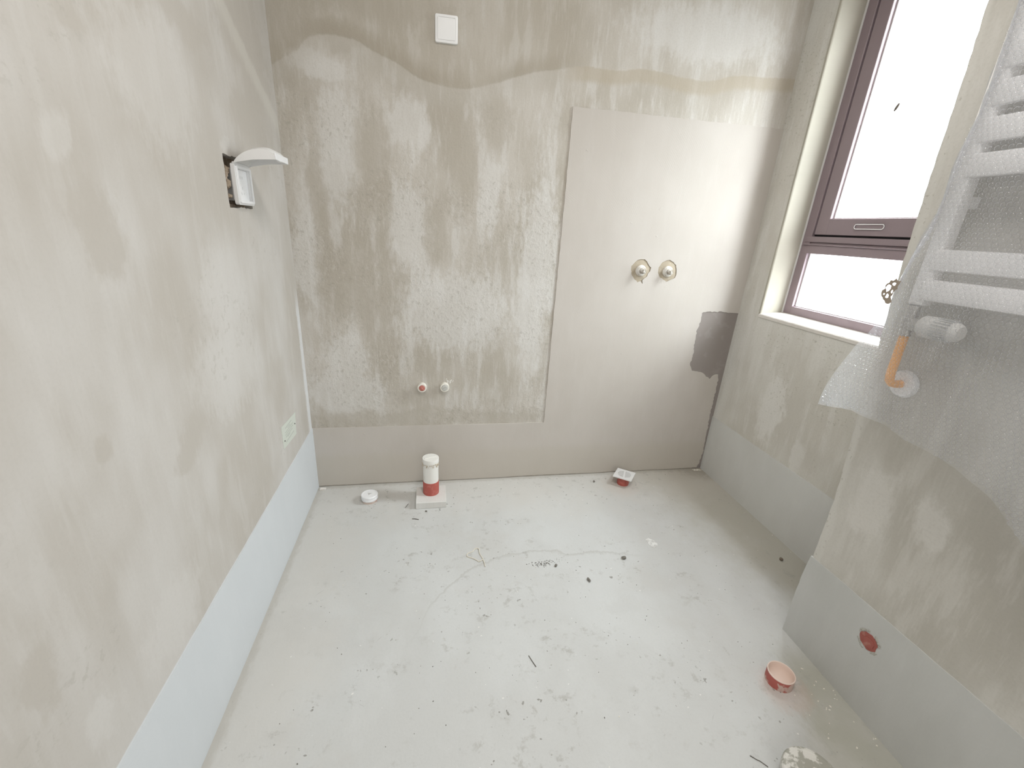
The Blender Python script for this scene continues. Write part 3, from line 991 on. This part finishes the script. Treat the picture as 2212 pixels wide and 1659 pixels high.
obj('mortar_crust', bm, plain('beige_crust', (.52, .45, .35), .9, .2, dirt=(.66, .62, .54), dirt_amt=.6), t)

t = thing('sealed_stub', 'low round white sealed stub on the floor left of the tall pipe', 'pipe stub', (.250, -.137, 0))
bm = bmesh.new()
lathe(bm, [(0, 0), (.0325, 0), (.0325, .014), (0, .014)], 40)
obj('stub', bm, plain('stained_stub', (.62, .52, .46), .5, .3, dirt=(.45, .2, .17), dirt_amt=.6, scale=40), t, smooth=35)
bm = bmesh.new()
lathe(bm, [(.0, .011), (.0352, .011), (.0362, .014), (.0362, .020), (.0350, .021), (.0350, .0235), (.0365, .0245), (.0365, .0330), (.0345, .0350), (.030, .0352), (.0295, .0340), (0, .0340)], 44)
obj('lid', bm, M_plasticW2, t, smooth=30)
bm = bmesh.new()
a = .3
vs = [bm.verts.new((.011 * math.cos(a + k * 2 * PI / 3), .011 * math.sin(a + k * 2 * PI / 3), zz)) for zz in (.0338, .0352) for k in range(3)]
bm.faces.new(vs[3:])
for k in range(3):
    bm.faces.new((vs[k], vs[(k + 1) % 3], vs[3 + (k + 1) % 3], vs[3 + k]))
obj('triangle_mark', bm, plain('grey_mark', (.62, .62, .61), .5), t)

# ------------------------------------------------------------------ floor drain with its loose grate
t = thing('floor_drain', 'square white floor drain grate perched on a red pipe', 'drain', (1.489, -.107, 0))
bm = bmesh.new()
lathe(bm, [(.0, 0), (.0290, 0), (.0300, .012), (.0285, .020), (.0260, .024), (.0260, .044), (.0, .044)], 32, Matrix.Translation((-.004, -.004, 0)))
obj('red_trap', bm, M_red, t, smooth=35)
bm = bmesh.new()
h = .0465
slots = []
for zz in range(-4, 5):
    yy = zz * .0070
    half = math.sqrt(max(0, .033 ** 2 - yy ** 2))
    for s in (-1, 1):
        x0 = s * .0045 + yy * .55
        x1 = s * half
        if (x1 - x0) * s < .006:
            continue
        xa, xb = min(x0, x1), max(x0, x1)
        slots.append([(xa, yy - .0016), (xb, yy - .0016), (xb, yy + .0016), (xa, yy + .0016)])
RA = math.radians(51.5)
rot = lambda p: (p[0] * math.cos(RA) - p[1] * math.sin(RA), p[0] * math.sin(RA) + p[1] * math.cos(RA))
outl = [rot(p) for p in rrect(-h, h, -h, h, .002, 3)]
slab(bm, outl, slots, lambda p: (p[0], p[1], .050), lambda p: (p[0], p[1], .0455))
gr_ = obj('grate', bm, plain('dull_white_metal', (.78, .78, .78), .35, .5), t)
bm = bmesh.new()
lathe(bm, [(0, .0435), (.036, .0435), (.036, .0456), (0, .0456)], 28)
obj('slot_shade_disc', bm, M_slot, t)  # near-black disc that paints the shade seen through the slots

# ------------------------------------------------------------------ open pipe stub and the big capped pipe by the pier
M_cupred = plain('chipped_red_plastic', (.44, .12, .10), .5, .35, dirt=(.60, .47, .42), dirt_amt=.9, scale=18, thr=(.47, .53))
t = thing('pipe_stub', 'short open pipe stub with a worn red outside by the pier', 'pipe stub', (1.513, -1.164, 0))
bm = bmesh.new()
lathe(bm, [(.0362, 0), (.0362, .0325), (.0342, .0325), (.0342, .0)], 44, None, closed=True)
obj('red_wall', bm, M_cupred, t, smooth=35)
bm = bmesh.new()
lathe(bm, [(.0364, .0326), (.0360, .0350), (.0338, .0350), (.0328, .033), (.0322, .024), (.0295, .015), (.022, .009), (.010, .0065), (.0, .006), (0, .003), (.0341, .003), (.0341, .0326)], 44)
obj('pink_lining', bm, plain('pale_pink_lining', (.74, .60, .53), .6, .3, bump=.1), t, smooth=35)

t = thing('capped_drain_pipe', 'wide capped pipe smeared with plaster at the bottom edge', 'pipe', (1.384, -1.412, 0))
M_smear = plain('plaster_smeared_plastic', (.36, .355, .31), .7, .3, dirt=(.68, .67, .63), dirt_amt=1.0, scale=30, bump=.3, thr=(.46, .54))
bm = bmesh.new()
lathe(bm, [(.0, 0), (.060, 0), (.060, .040), (0, .040)], 48)
obj('pipe_wall', bm, M_smear, t, smooth=35)
bm = bmesh.new()
lathe(bm, [(.0602, .030), (.064, .030), (.0645, .034), (.0645, .048), (.0615, .052), (.054, .0525), (.053, .0515), (0, .0515)], 48)
obj('lid', bm, M_smear, t, smooth=35)

# red pipe end set flush in the pier skirting, with a chipped edge
t = thing('wall_pipe_end', 'red pipe end set in the chipped skirting of the pier', 'pipe end', (XP(.214, .0035), -1.235, .214))
Rp = Matrix.Rotation(-PI / 2, 4, 'Y')
bm = bmesh.new()
q_ = random.Random(5)
rim_ = [(.0245 * (1 + q_.uniform(-.10, .05)) * math.cos(a_), .0235 * (1 + q_.uniform(-.12, .05)) * math.sin(a_)) for a_ in np.linspace(0, 2 * PI, 27)[:-1]]
slab(bm, rim_, [], lambda p: (-.0015, p[0], p[1]), lambda p: (.004, p[0], p[1]))
slab(bm, [(p[0] * .62 - .002, p[1] * .62 - .002) for p in rim_], [], lambda p: (-.0028, p[0], p[1]), lambda p: (.0, p[0], p[1]))
o = obj('plug_face', bm, plain('dull_red_plug', (.34, .105, .085), .6, .3, dirt=(.44, .22, .18), dirt_amt=.6, scale=50), t, smooth=35)
bm = bmesh.new()
for a0, a1 in ((.3, 1.5), (2.0, 2.9), (3.6, 4.3), (5.0, 5.9)):
    n = 7
    for k in range(n):
        a = a0 + (a1 - a0) * k / n
        rr = .0265 + rnd.uniform(0, .004)
        bmesh.ops.create_icosphere(bm, subdivisions=1, radius=rnd.uniform(.002, .004), matrix=Matrix.Translation((-.0003, rr * math.cos(a), rr * math.sin(a))) @ Matrix.Diagonal((.5, 1.3, 1, 1)))
obj('chipped_rim', bm, plain('chipped_coat', (.42, .41, .37), .9, .2), t)

# ------------------------------------------------------------------ paper tag low on the left wall
t = thing('paper_tag', 'pale green paper notice low on the left wall by the corner', 'notice', (.0, -.290, .434))
bm = bmesh.new()
corner = [(-.0850, -.037), (.0700, -.050), (.0860, .037), (-.0850, .050)]
slab(bm, corner, [], lambda p: (.0008, p[0], p[1]), lambda p: (.0001, p[0], p[1]))
obj('paper', bm, plain('pale_green_paper', (.63, .66, .60), .8, .2), t)
bm = bmesh.new()
for z, a, b in ((.028, -.045, .03), (.020, -.02, .012), (.012, -.05, .045), (.003, -.052, .040), (-.006, -.05, .03), (-.012, -.03, .0), (-.024, -.055, .045)):
    y = a
    while y < b:
        w_ = rnd.uniform(.003, .009)
        box(bm, .0008, .00095, y, min(y + w_, b), z - .0009, z + .0009)
        y += w_ + .0016
obj('printed_lines', bm, plain('grey_ink', (.36, .38, .35), .8, .1), t, kind='stuff')
for y, z in ((.062, -.002), (-.068, -.012)):
    bm = bmesh.new()
    lathe(bm, [(0, .0005), (.0028, .0005), (.0024, .003), (0, .0034)], 12, Matrix.Translation((0, y, z)) @ Matrix.Rotation(PI / 2, 4, 'Y'))
    obj('pin', bm, plain('dark_pin', (.10, .095, .09), .5), t)

# ------------------------------------------------------------------ towel radiator on the pier
M_enamel = plain('white_enamel', (.93, .92, .91), .3, .45)
t = thing('towel_radiator', 'white ladder towel radiator on the pier behind bubble wrap', 'radiator', (XP(1.08, 0), -1.08, 1.08))
tl = Vector(t.location)


def pier_box(bm, o0, o1, y0, y1, z0, z1, bev=.002):
    vs = box(bm, -o1, -o0, y0, y1, z0, z1, bev)
    for v in vs:
        v.co.x += PX + LP * v.co.z
        v.co -= tl


RB0, RB1 = 1.078, 1.95
for ya in (-1.098, -1.560):
    bm = bmesh.new()
    pier_box(bm, .030, .060, ya, ya + .034, RB0, RB1, .006)
    obj('upright', bm, M_enamel, t, smooth=40)
for zc in (1.115, 1.180, 1.368, 1.433, 1.498, 1.563, 1.750, 1.815, 1.880):
    bm = bmesh.new()
    pier_box(bm, .050, .0645, -1.555, -1.086, zc - .023, zc + .023, .0055)
    obj('slat', bm, M_enamel, t, smooth=40)
for ya in (-1.081, -1.543):
    for zc in (1.30, 1.68):
        bm = bmesh.new()
        pier_box(bm, -.004, .034, ya - .009, ya + .009, zc - .012, zc + .012, .002)
        obj('wall_bracket', bm, M_enamel, t)

# ------------------------------------------------------------------ thermostatic valve, its orange pipe and wall rosette
RY = Matrix.Rotation(PI / 2, 4, 'X')      # +Z -> -Y
vx = XP(1.04, .056)
M_brass = plain('dull_nickel', (.46, .44, .40), .35, .5, metal=.7)
t = thing('radiator_valve', 'white thermostatic valve head under the towel radiator', 'valve', (vx, -1.082, 1.037))
bm = bmesh.new()
lathe(bm, [(0, -.030), (.0125, -.030), (.0125, -.012), (.0155, -.010), (.0155, .012), (.0125, .014), (.0125, .041), (0, .041)], 20)
obj('valve_body', bm, M_brass, t, smooth=35)
bm = bmesh.new()
lathe(bm, [(0, .008), (.0165, .008), (.0165, .034), (0, .034)], 6, RY)
obj('union_nut', bm, M_brass, t)
bm = bmesh.new()
lathe(bm, [(0, .030), (.0200, .030), (.0238, .035), (.0245, .058), (.0240, .060), (.0205, .100), (.0185, .105), (.0140, .110), (0, .111)], 32, RY)
hd = obj('thermostat_head', bm, plain('ivory_plastic', (.74, .725, .69), .4, .4), t, smooth=30)
for k in range(22):
    a = 2 * PI * k / 22
    bm = bmesh.new()
    box(bm, -.0012, .0012, -.096, -.062, .0215, .0246, .0004, seg=1)
    bmesh.ops.rotate(bm, verts=bm.verts, cent=(0, 0, 0), matrix=Matrix.Rotation(a, 3, 'Y'))
    obj('grip_rib', bm, M_plasticG, hd)

t = thing('supply_pipe', 'orange supply pipe from the valve down into the wall', 'pipe', (vx, -1.082, .885))
bm = bmesh.new()
pts = [(0, 0, .124), (0, 0, .06), (0, 0, .024), (.003, 0, .011), (.011, 0, .003), (.024, 0, 0)]
tube(bm, pts + [(XP(.885) - vx + .02, 0, 0)], .0095, 14)
obj('pipe_run', bm, plain('orange_pipe', (.92, .42, .08), .4, .4), t, smooth=40)
bm = bmesh.new()
lathe(bm, [(.0097, .0), (.034, .0), (.034, .004), (.030, .010), (.014, .013), (.0097, .013)], 30, Matrix.Translation((XP(.885) - vx, 0, 0)) @ Matrix.Rotation(-PI / 2, 4, 'Y'), closed=True)
o = obj('wall_rosette', bm, M_plasticW2, t, smooth=35)
o['label'] = 'round white wall rosette'

# ------------------------------------------------------------------ bubble wrap over the radiator
def film(name, fac_lo, fac_hi, rough, tint, gls):
    g = NG(name)
    tr = g.t.nodes.new('ShaderNodeBsdfTransparent')
    tr.inputs[0].default_value = (.985, .985, .99, 1)
    di = g.t.nodes.new('ShaderNodeBsdfDiffuse')
    di.inputs[0].default_value = (*tint, 1)
    tl_ = g.t.nodes.new('ShaderNodeBsdfTranslucent')
    tl_.inputs[0].default_value = (*tint, 1)
    m1 = g.t.nodes.new('ShaderNodeMixShader')
    m1.inputs[0].default_value = .68
    g.t.links.new(di.outputs[0], m1.inputs[1])
    g.t.links.new(tl_.outputs[0], m1.inputs[2])
    gs = g.t.nodes.new('ShaderNodeBsdfGlossy')
    gs.inputs['Roughness'].default_value = rough
    m2 = g.t.nodes.new('ShaderNodeMixShader')
    m2.inputs[0].default_value = gls
    g.t.links.new(m1.outputs[0], m2.inputs[1])
    g.t.links.new(gs.outputs[0], m2.inputs[2])
    lw = g.t.nodes.new('ShaderNodeLayerWeight')
    lw.inputs['Blend'].default_value = .45
    f = g.sm(lw.outputs['Facing'], .1, 1.0, fac_lo, fac_hi)
    m3 = g.t.nodes.new('ShaderNodeMixShader')
    g.set(m3.inputs[0], f)
    g.t.links.new(tr.outputs[0], m3.inputs[1])
    g.t.links.new(m2.outputs[0], m3.inputs[2])
    g.t.links.new(m3.outputs[0], g.out.inputs[0])
    return g.m


M_film = film('clear_film', .23, .58, .12, (.90, .93, .99), .25)
M_bub = film('bubble_film', .08, .82, .06, (.90, .93, .99), .50)
EZ = np.array([.76, .792, .87, .966, 1.038, 1.136, 1.278, 1.368, 1.46, 1.554, 1.644, 2.05])
EY = np.array([-.975, -.979, -.996, -1.013, -1.046, -1.057, -1.074, -1.078, -1.092, -1.084, -1.088, -1.098])
BYs = np.array([-1.9, -1.60, -1.50, -1.441, -1.377, -1.31, -1.23, -1.153, -1.067, -.979, -.9])
BZs = np.array([.42, .595, .670, .714, .756, .786, .797, .812, .812, .792, .785])
QMAX = .90


def sstep(a, b, x):
    t = np.clip((x - a) / (b - a), 0, 1)
    return t * t * (3 - 2 * t)


def wrap(q, z):
    """point on the sheet: q metres across from its back edge, at height z"""
    yl = np.interp(z, EZ, EY)
    w = sstep(1.04, 1.16, z)
    off = .100 + .007 * np.sin(q * 17 + z * 5) * sstep(.03, .12, q) + .005 * np.sin(z * 23 + q * 9) + .004 * np.sin(q * 61 + 3 * np.sin(z * 8)) * (1 - .6 * w)
    off = off + .022 * sstep(1.0, .82, z) * sstep(.30, .0, q)
    xs = PX + LP * z - off
    r = .022
    a = np.clip(q / r, 0, PI / 2)
    fx = np.where(q < 0, xs + r - q, xs + r - r * np.sin(a))
    fy = np.where(q < 0, yl - .9 * q, np.where(q < r * PI / 2, yl - r + r * np.cos(a), yl - r - (q - r * PI / 2)))
    fy = fy + np.where(q < 0.01, .004 * np.sin(z * 40 + q * 90), 0)
    return np.stack([xs * (1 - w) + fx * w, (yl - q) * (1 - w) + fy * w, z + 0 * q], -1)


def zbot(q):
    return np.interp(-.979 - q, BYs, BZs)


nq, nz = 110, 110
qq, tt = np.meshgrid(np.linspace(0, 1, nq), np.linspace(0, 1, nz))
ZT = 2.0
q0 = lambda z: -.040 * sstep(1.08, 1.2, z)
zz = ZT + (zbot(qq * QMAX) - ZT) * tt
Q = q0(zz) + (QMAX - q0(zz)) * qq
V = wrap(Q, zz).reshape(-1, 3)
idx = np.arange(nq * nz).reshape(nz, nq)
F = np.stack([idx[:-1, :-1], idx[1:, :-1], idx[1:, 1:], idx[:-1, 1:]], -1).reshape(-1, 4)
sheet = thing('bubble_wrap', 'clear bubble wrap sheet hanging over the towel radiator', 'bubble wrap', (XP(.8, .1), -.979, .792))
sl = np.array(sheet.location)
obj('film', ((V - sl).tolist(), [], F.tolist()), M_film, sheet, smooth=80)
# bubbles: one dome per cell of a hexagonal grid laid on the sheet
pitch, rb, hb = .0105, .0047, .0034
cells = []
nr = int((ZT - .5) / (pitch * .866))
for j in range(nr):
    z = ZT - .004 - j * pitch * .866
    qs = np.arange(-.036 + (j % 2) * pitch / 2, QMAX, pitch)
    qs = qs[(qs > (float(q0(z)) + .003)) & (zbot(qs) < z - .004)]
    cells += [(q, z) for q in qs]
cells = np.array(cells)
e = 1e-3
P0 = wrap(cells[:, 0], cells[:, 1])
tu = wrap(cells[:, 0] + e, cells[:, 1]) - P0
tv = wrap(cells[:, 0], cells[:, 1] + e) - P0
tu /= np.linalg.norm(tu, axis=1)[:, None]
nn = np.cross(tv, tu)
nn /= np.linalg.norm(nn, axis=1)[:, None]
nn *= np.where((nn[:, 0] > 0) & (cells[:, 0] > .03), -1, 1)[:, None]
tv = np.cross(nn, tu)
K = 8
rs, hs = [rb, rb * .93, rb * .62], [.0004, hb * .62, hb * .95]
loc = []
for r, h_ in zip(rs, hs):
    for k in range(K):
        loc.append((r * math.cos(2 * PI * k / K), r * math.sin(2 * PI * k / K), h_))
loc.append((0, 0, hb))
loc = np.array(loc)
scl = 1 + .12 * (np.random.RandomState(3).rand(len(cells), 1, 1) - .5)
BV = P0[:, None, :] + scl * (tu[:, None, :] * loc[None, :, 0:1] + tv[:, None, :] * loc[None, :, 1:2] + nn[:, None, :] * loc[None, :, 2:3])
fq, ft = [], []
for lv in range(2):
    for k in range(K):
        fq.append((lv * K + k, lv * K + (k + 1) % K, (lv + 1) * K + (k + 1) % K, (lv + 1) * K + k))
for k in range(K):
    ft.append((2 * K + k, 2 * K + (k + 1) % K, 3 * K))
nb, nv = len(cells), len(loc)
offs = (np.arange(nb) * nv)[:, None, None]
faces = (np.array(fq)[None] + offs).reshape(-1, 4).tolist() + (np.array(ft)[None] + offs).reshape(-1, 3).tolist()
obj('bubbles', ((BV.reshape(-1, 3) - sl).tolist(), [], faces), M_bub, sheet, smooth=85, kind='stuff')
# torn scrap of brown tape hanging on at the back edge
TAPE = [(-1.038, 1.0911), (-1.0399, 1.1109), (-1.0489, 1.1291), (-1.0603, 1.1336), (-1.072, 1.1308), (-1.0715, 1.112), (-1.0621, 1.0991), (-1.067, 1.0828), (-1.0577, 1.0748), (-1.0454, 1.0836)]
bm = bmesh.new()
hl = []
for y, z, r, e_ in ((-1.0495, 1.112, .0062, 1.5), (-1.0600, 1.122, .0045, .8), (-1.0535, 1.094, .0050, 1.1), (-1.0605, 1.105, .0030, 1.4), (-1.0445, 1.0975, .0022, 1.2)):
    hl.append([(y + r * math.cos(a) * rnd.uniform(.55, 1.2), z + e_ * r * math.sin(a) * rnd.uniform(.6, 1.15)) for a in np.linspace(0, 2 * PI, 11)[:-1]])
slab(bm, ragged(TAPE, .0028, .005, 22), hl, lambda p: (XP(p[1], .108) - sl[0], p[0] - sl[1], p[1] - sl[2]), lambda p: (XP(p[1], .1072) - sl[0], p[0] - sl[1], p[1] - sl[2]))
o = obj('torn_tape', bm, plain('brown_tape', (.30, .25, .20), .6, .3), sheet)
o['label'] = 'torn scrap of brown tape'

# ------------------------------------------------------------------ litter on the floor
M_crumb = plain('dark_mortar_crumb', (.19, .18, .16), .95, .1)


def crumb(x, y, r, label, mat=None, sx=1.4):
    bm = bmesh.new()
    bmesh.ops.create_icosphere(bm, subdivisions=2, radius=r)
    rr = random.Random(int(x * 1e4))
    for v in bm.verts:
        v.co = v.co * rr.uniform(.72, 1.15)
        v.co = Vector((v.co.x * sx, v.co.y, v.co.z * .75))
    zmin = min(v.co.z for v in bm.verts)
    for v in bm.verts:
        v.co.z -= zmin
    o = obj('mortar_crumb', bm, mat or M_crumb)
    o.location = (x, y, 0)
    o.rotation_euler = (0, 0, rr.uniform(0, 3))
    return tag(o, label, 'crumb', 'mortar crumbs on the floor')


crumb(1.2645, -.6318, .0072, 'largest dark mortar crumb, below the white smear on the floor')
crumb(.988, -.6395, .0052, 'dark mortar crumb beside the patch of black grit')
crumb(1.0892, -.7242, .0055, 'dark mortar crumb in front of the black grit patch', sx=2.0)
crumb(1.9013, -.7136, .0075, 'round brown crumb by the right wall skirting', plain('brown_crumb', (.20, .165, .13), .95, .1), 1.0)
crumb(1.3407, -.0845, .0050, 'small dark crumb left of the floor drain')
crumb(.5020, -.2480, .0040, 'tiny dark crumb in front of the plinth')

bm = bmesh.new()
vs = box(bm, -.013, .013, -.007, .007, 0, .008, .002)
for v in bm.verts:
    v.co += Vector((rnd.uniform(-.001, .001), rnd.uniform(-.001, .001), 0 if v.co.z < .001 else rnd.uniform(-.001, .001)))
o = obj('plaster_chip', bm, plain('white_plaster_chip', (.78, .74, .70), .8, .2))
o.location = (.027, -.030, 0)
tag(o, 'white plaster chip in the left back corner', 'plaster chip')


def twig(pts, r, label, mat):
    bm = bmesh.new()
    tube(bm, [(p[0], p[1], r + (p[2] if len(p) > 2 else 0)) for p in pts], r, 6)
    o = obj('wire_offcut', bm, mat)
    return tag(o, label, 'wire')


M_wire = plain('dark_wire', (.13, .12, .105), .6, .3)
twig([(.8076, -.990), (.8140, -1.008), (.8216, -1.0275)], .0011, 'straight dark wire offcut near the middle of the floor', M_wire)
twig([(.4710, -.3030), (.4550, -.2960), (.4430, -.2950)], .0016, 'short dark wire offcut in front of the plinth', M_wire)
twig([(.4224, -.1839), (.4160, -.1980), (.4115, -.2108)], .0014, 'grey wire offcut left of the plinth', plain('grey_wire', (.22, .21, .19), .6, .3))
twig([(1.296, -1.327), (1.307, -1.338), (1.312, -1.341), (1.324, -1.356)], .0010, 'thin dark floor crack left of the plaster-smeared capped pipe', M_wire)  # a crack in the floor, built as a raised strand

STR = [(0.7212, -0.6129), (0.7202, -0.5909), (0.716, -0.5656), (0.7081, -0.5391), (0.7072, -0.5127), (0.6928, -0.511), (0.6823, -0.5257), (0.6616, -0.5363), (0.6604, -0.5515),
       (0.6774, -0.5611), (0.6937, -0.5755), (0.7034, -0.5841), (0.7167, -0.5757)]
pts = []
for i in range(len(STR) - 1):
    for k in range(5):
        f_ = k / 5
        j0, j1, j2, j3 = STR[max(i - 1, 0)], STR[i], STR[i + 1], STR[min(i + 2, len(STR) - 1)]
        cr = lambda a, b, c, d: .5 * (2 * b + (c - a) * f_ + (2 * a - 5 * b + 4 * c - d) * f_ ** 2 + (3 * b - a - 3 * c + d) * f_ ** 3)
        pts.append((cr(j0[0], j1[0], j2[0], j3[0]), cr(j0[1], j1[1], j2[1], j3[1]), .0017 + .0004 * math.sin(i * 2.1 + f_ * 3) + (.0026 if i == len(STR) - 2 else 0)))
bm = bmesh.new()
tube(bm, pts, .0017, 6)
tag(obj('string', bm, plain('pale_string', (.72, .68, .59), .9, .1), smooth=True), 'loop of pale string lying on the floor', 'string')

SM = [(1.4032, -0.5353), (1.4205, -0.5255), (1.4289, -0.5382), (1.436, -0.5448), (1.4445, -0.5686), (1.4332, -0.5786), (1.4143, -0.5876), (1.406, -0.5756), (1.405, -0.5528)]
bm = bmesh.new()
slab(bm, ragged(SM, .0012, .005, 4), [], lambda p: (p[0], p[1], .0010), lambda p: (p[0], p[1], -.001))
obj('paint_smear', bm, plain('white_smear', (.76, .76, .75), .7, .3, dirt=(.57, .565, .55), dirt_amt=.95, scale=70, thr=(.44, .54)), floor)


def scatter(name, spots, mat, parent):
    bm = bmesh.new()
    for x, y, r in spots:
        bmesh.ops.create_icosphere(bm, subdivisions=1, radius=r, matrix=Matrix.Translation((x, y, r * .35)) @ Matrix.Rotation(rnd.uniform(0, 3), 4, 'Z') @ Matrix.Diagonal((rnd.uniform(.8, 1.9), 1, .7, 1)))
    return obj(name, bm, mat, parent, kind='stuff')


sp = [(rnd.gauss(.93, .022), rnd.gauss(-.622, .007), rnd.uniform(.0008, .0020)) for _ in range(60)]
sp += [(rnd.gauss(.965, .030), rnd.gauss(-.612, .008), rnd.uniform(.0006, .0016)) for _ in range(40)]
sp += [(rnd.uniform(.1, 1.7), rnd.uniform(-1.2, -.05), rnd.uniform(.0005, .0016)) for _ in range(190)]
sp += [(rnd.gauss(.60, .03), rnd.gauss(-.20, .03), rnd.uniform(.001, .0022)) for _ in range(10)]
sp = [s for s in sp if not (.44 < s[0] < .61 and -.24 < s[1] < -.08)]
scatter('dark_grit', sp, M_crumb, floor)
sp = [(rnd.uniform(1.52, 1.68), rnd.uniform(-1.36, -1.14), rnd.uniform(.0010, .0028)) for _ in range(26)]
sp = [s for s in sp if (s[0] < 1.655) and math.hypot(s[0] - 1.503, s[1] + 1.168) > .04]
sp += [(rnd.uniform(.05, 1.9), rnd.uniform(-1.2, -.05), rnd.uniform(.0006, .0018)) for _ in range(40)]
sp += [(1.955 + rnd.gauss(0, .018), -.016 + rnd.uniform(-.012, .004), rnd.uniform(.0015, .0045)) for _ in range(24)]
sp = [s for s in sp if not (.44 < s[0] < .61 and -.24 < s[1] < -.08)]
scatter('plaster_flakes', sp, plain('pale_flakes', (.72, .69, .62), .8, .2), floor)
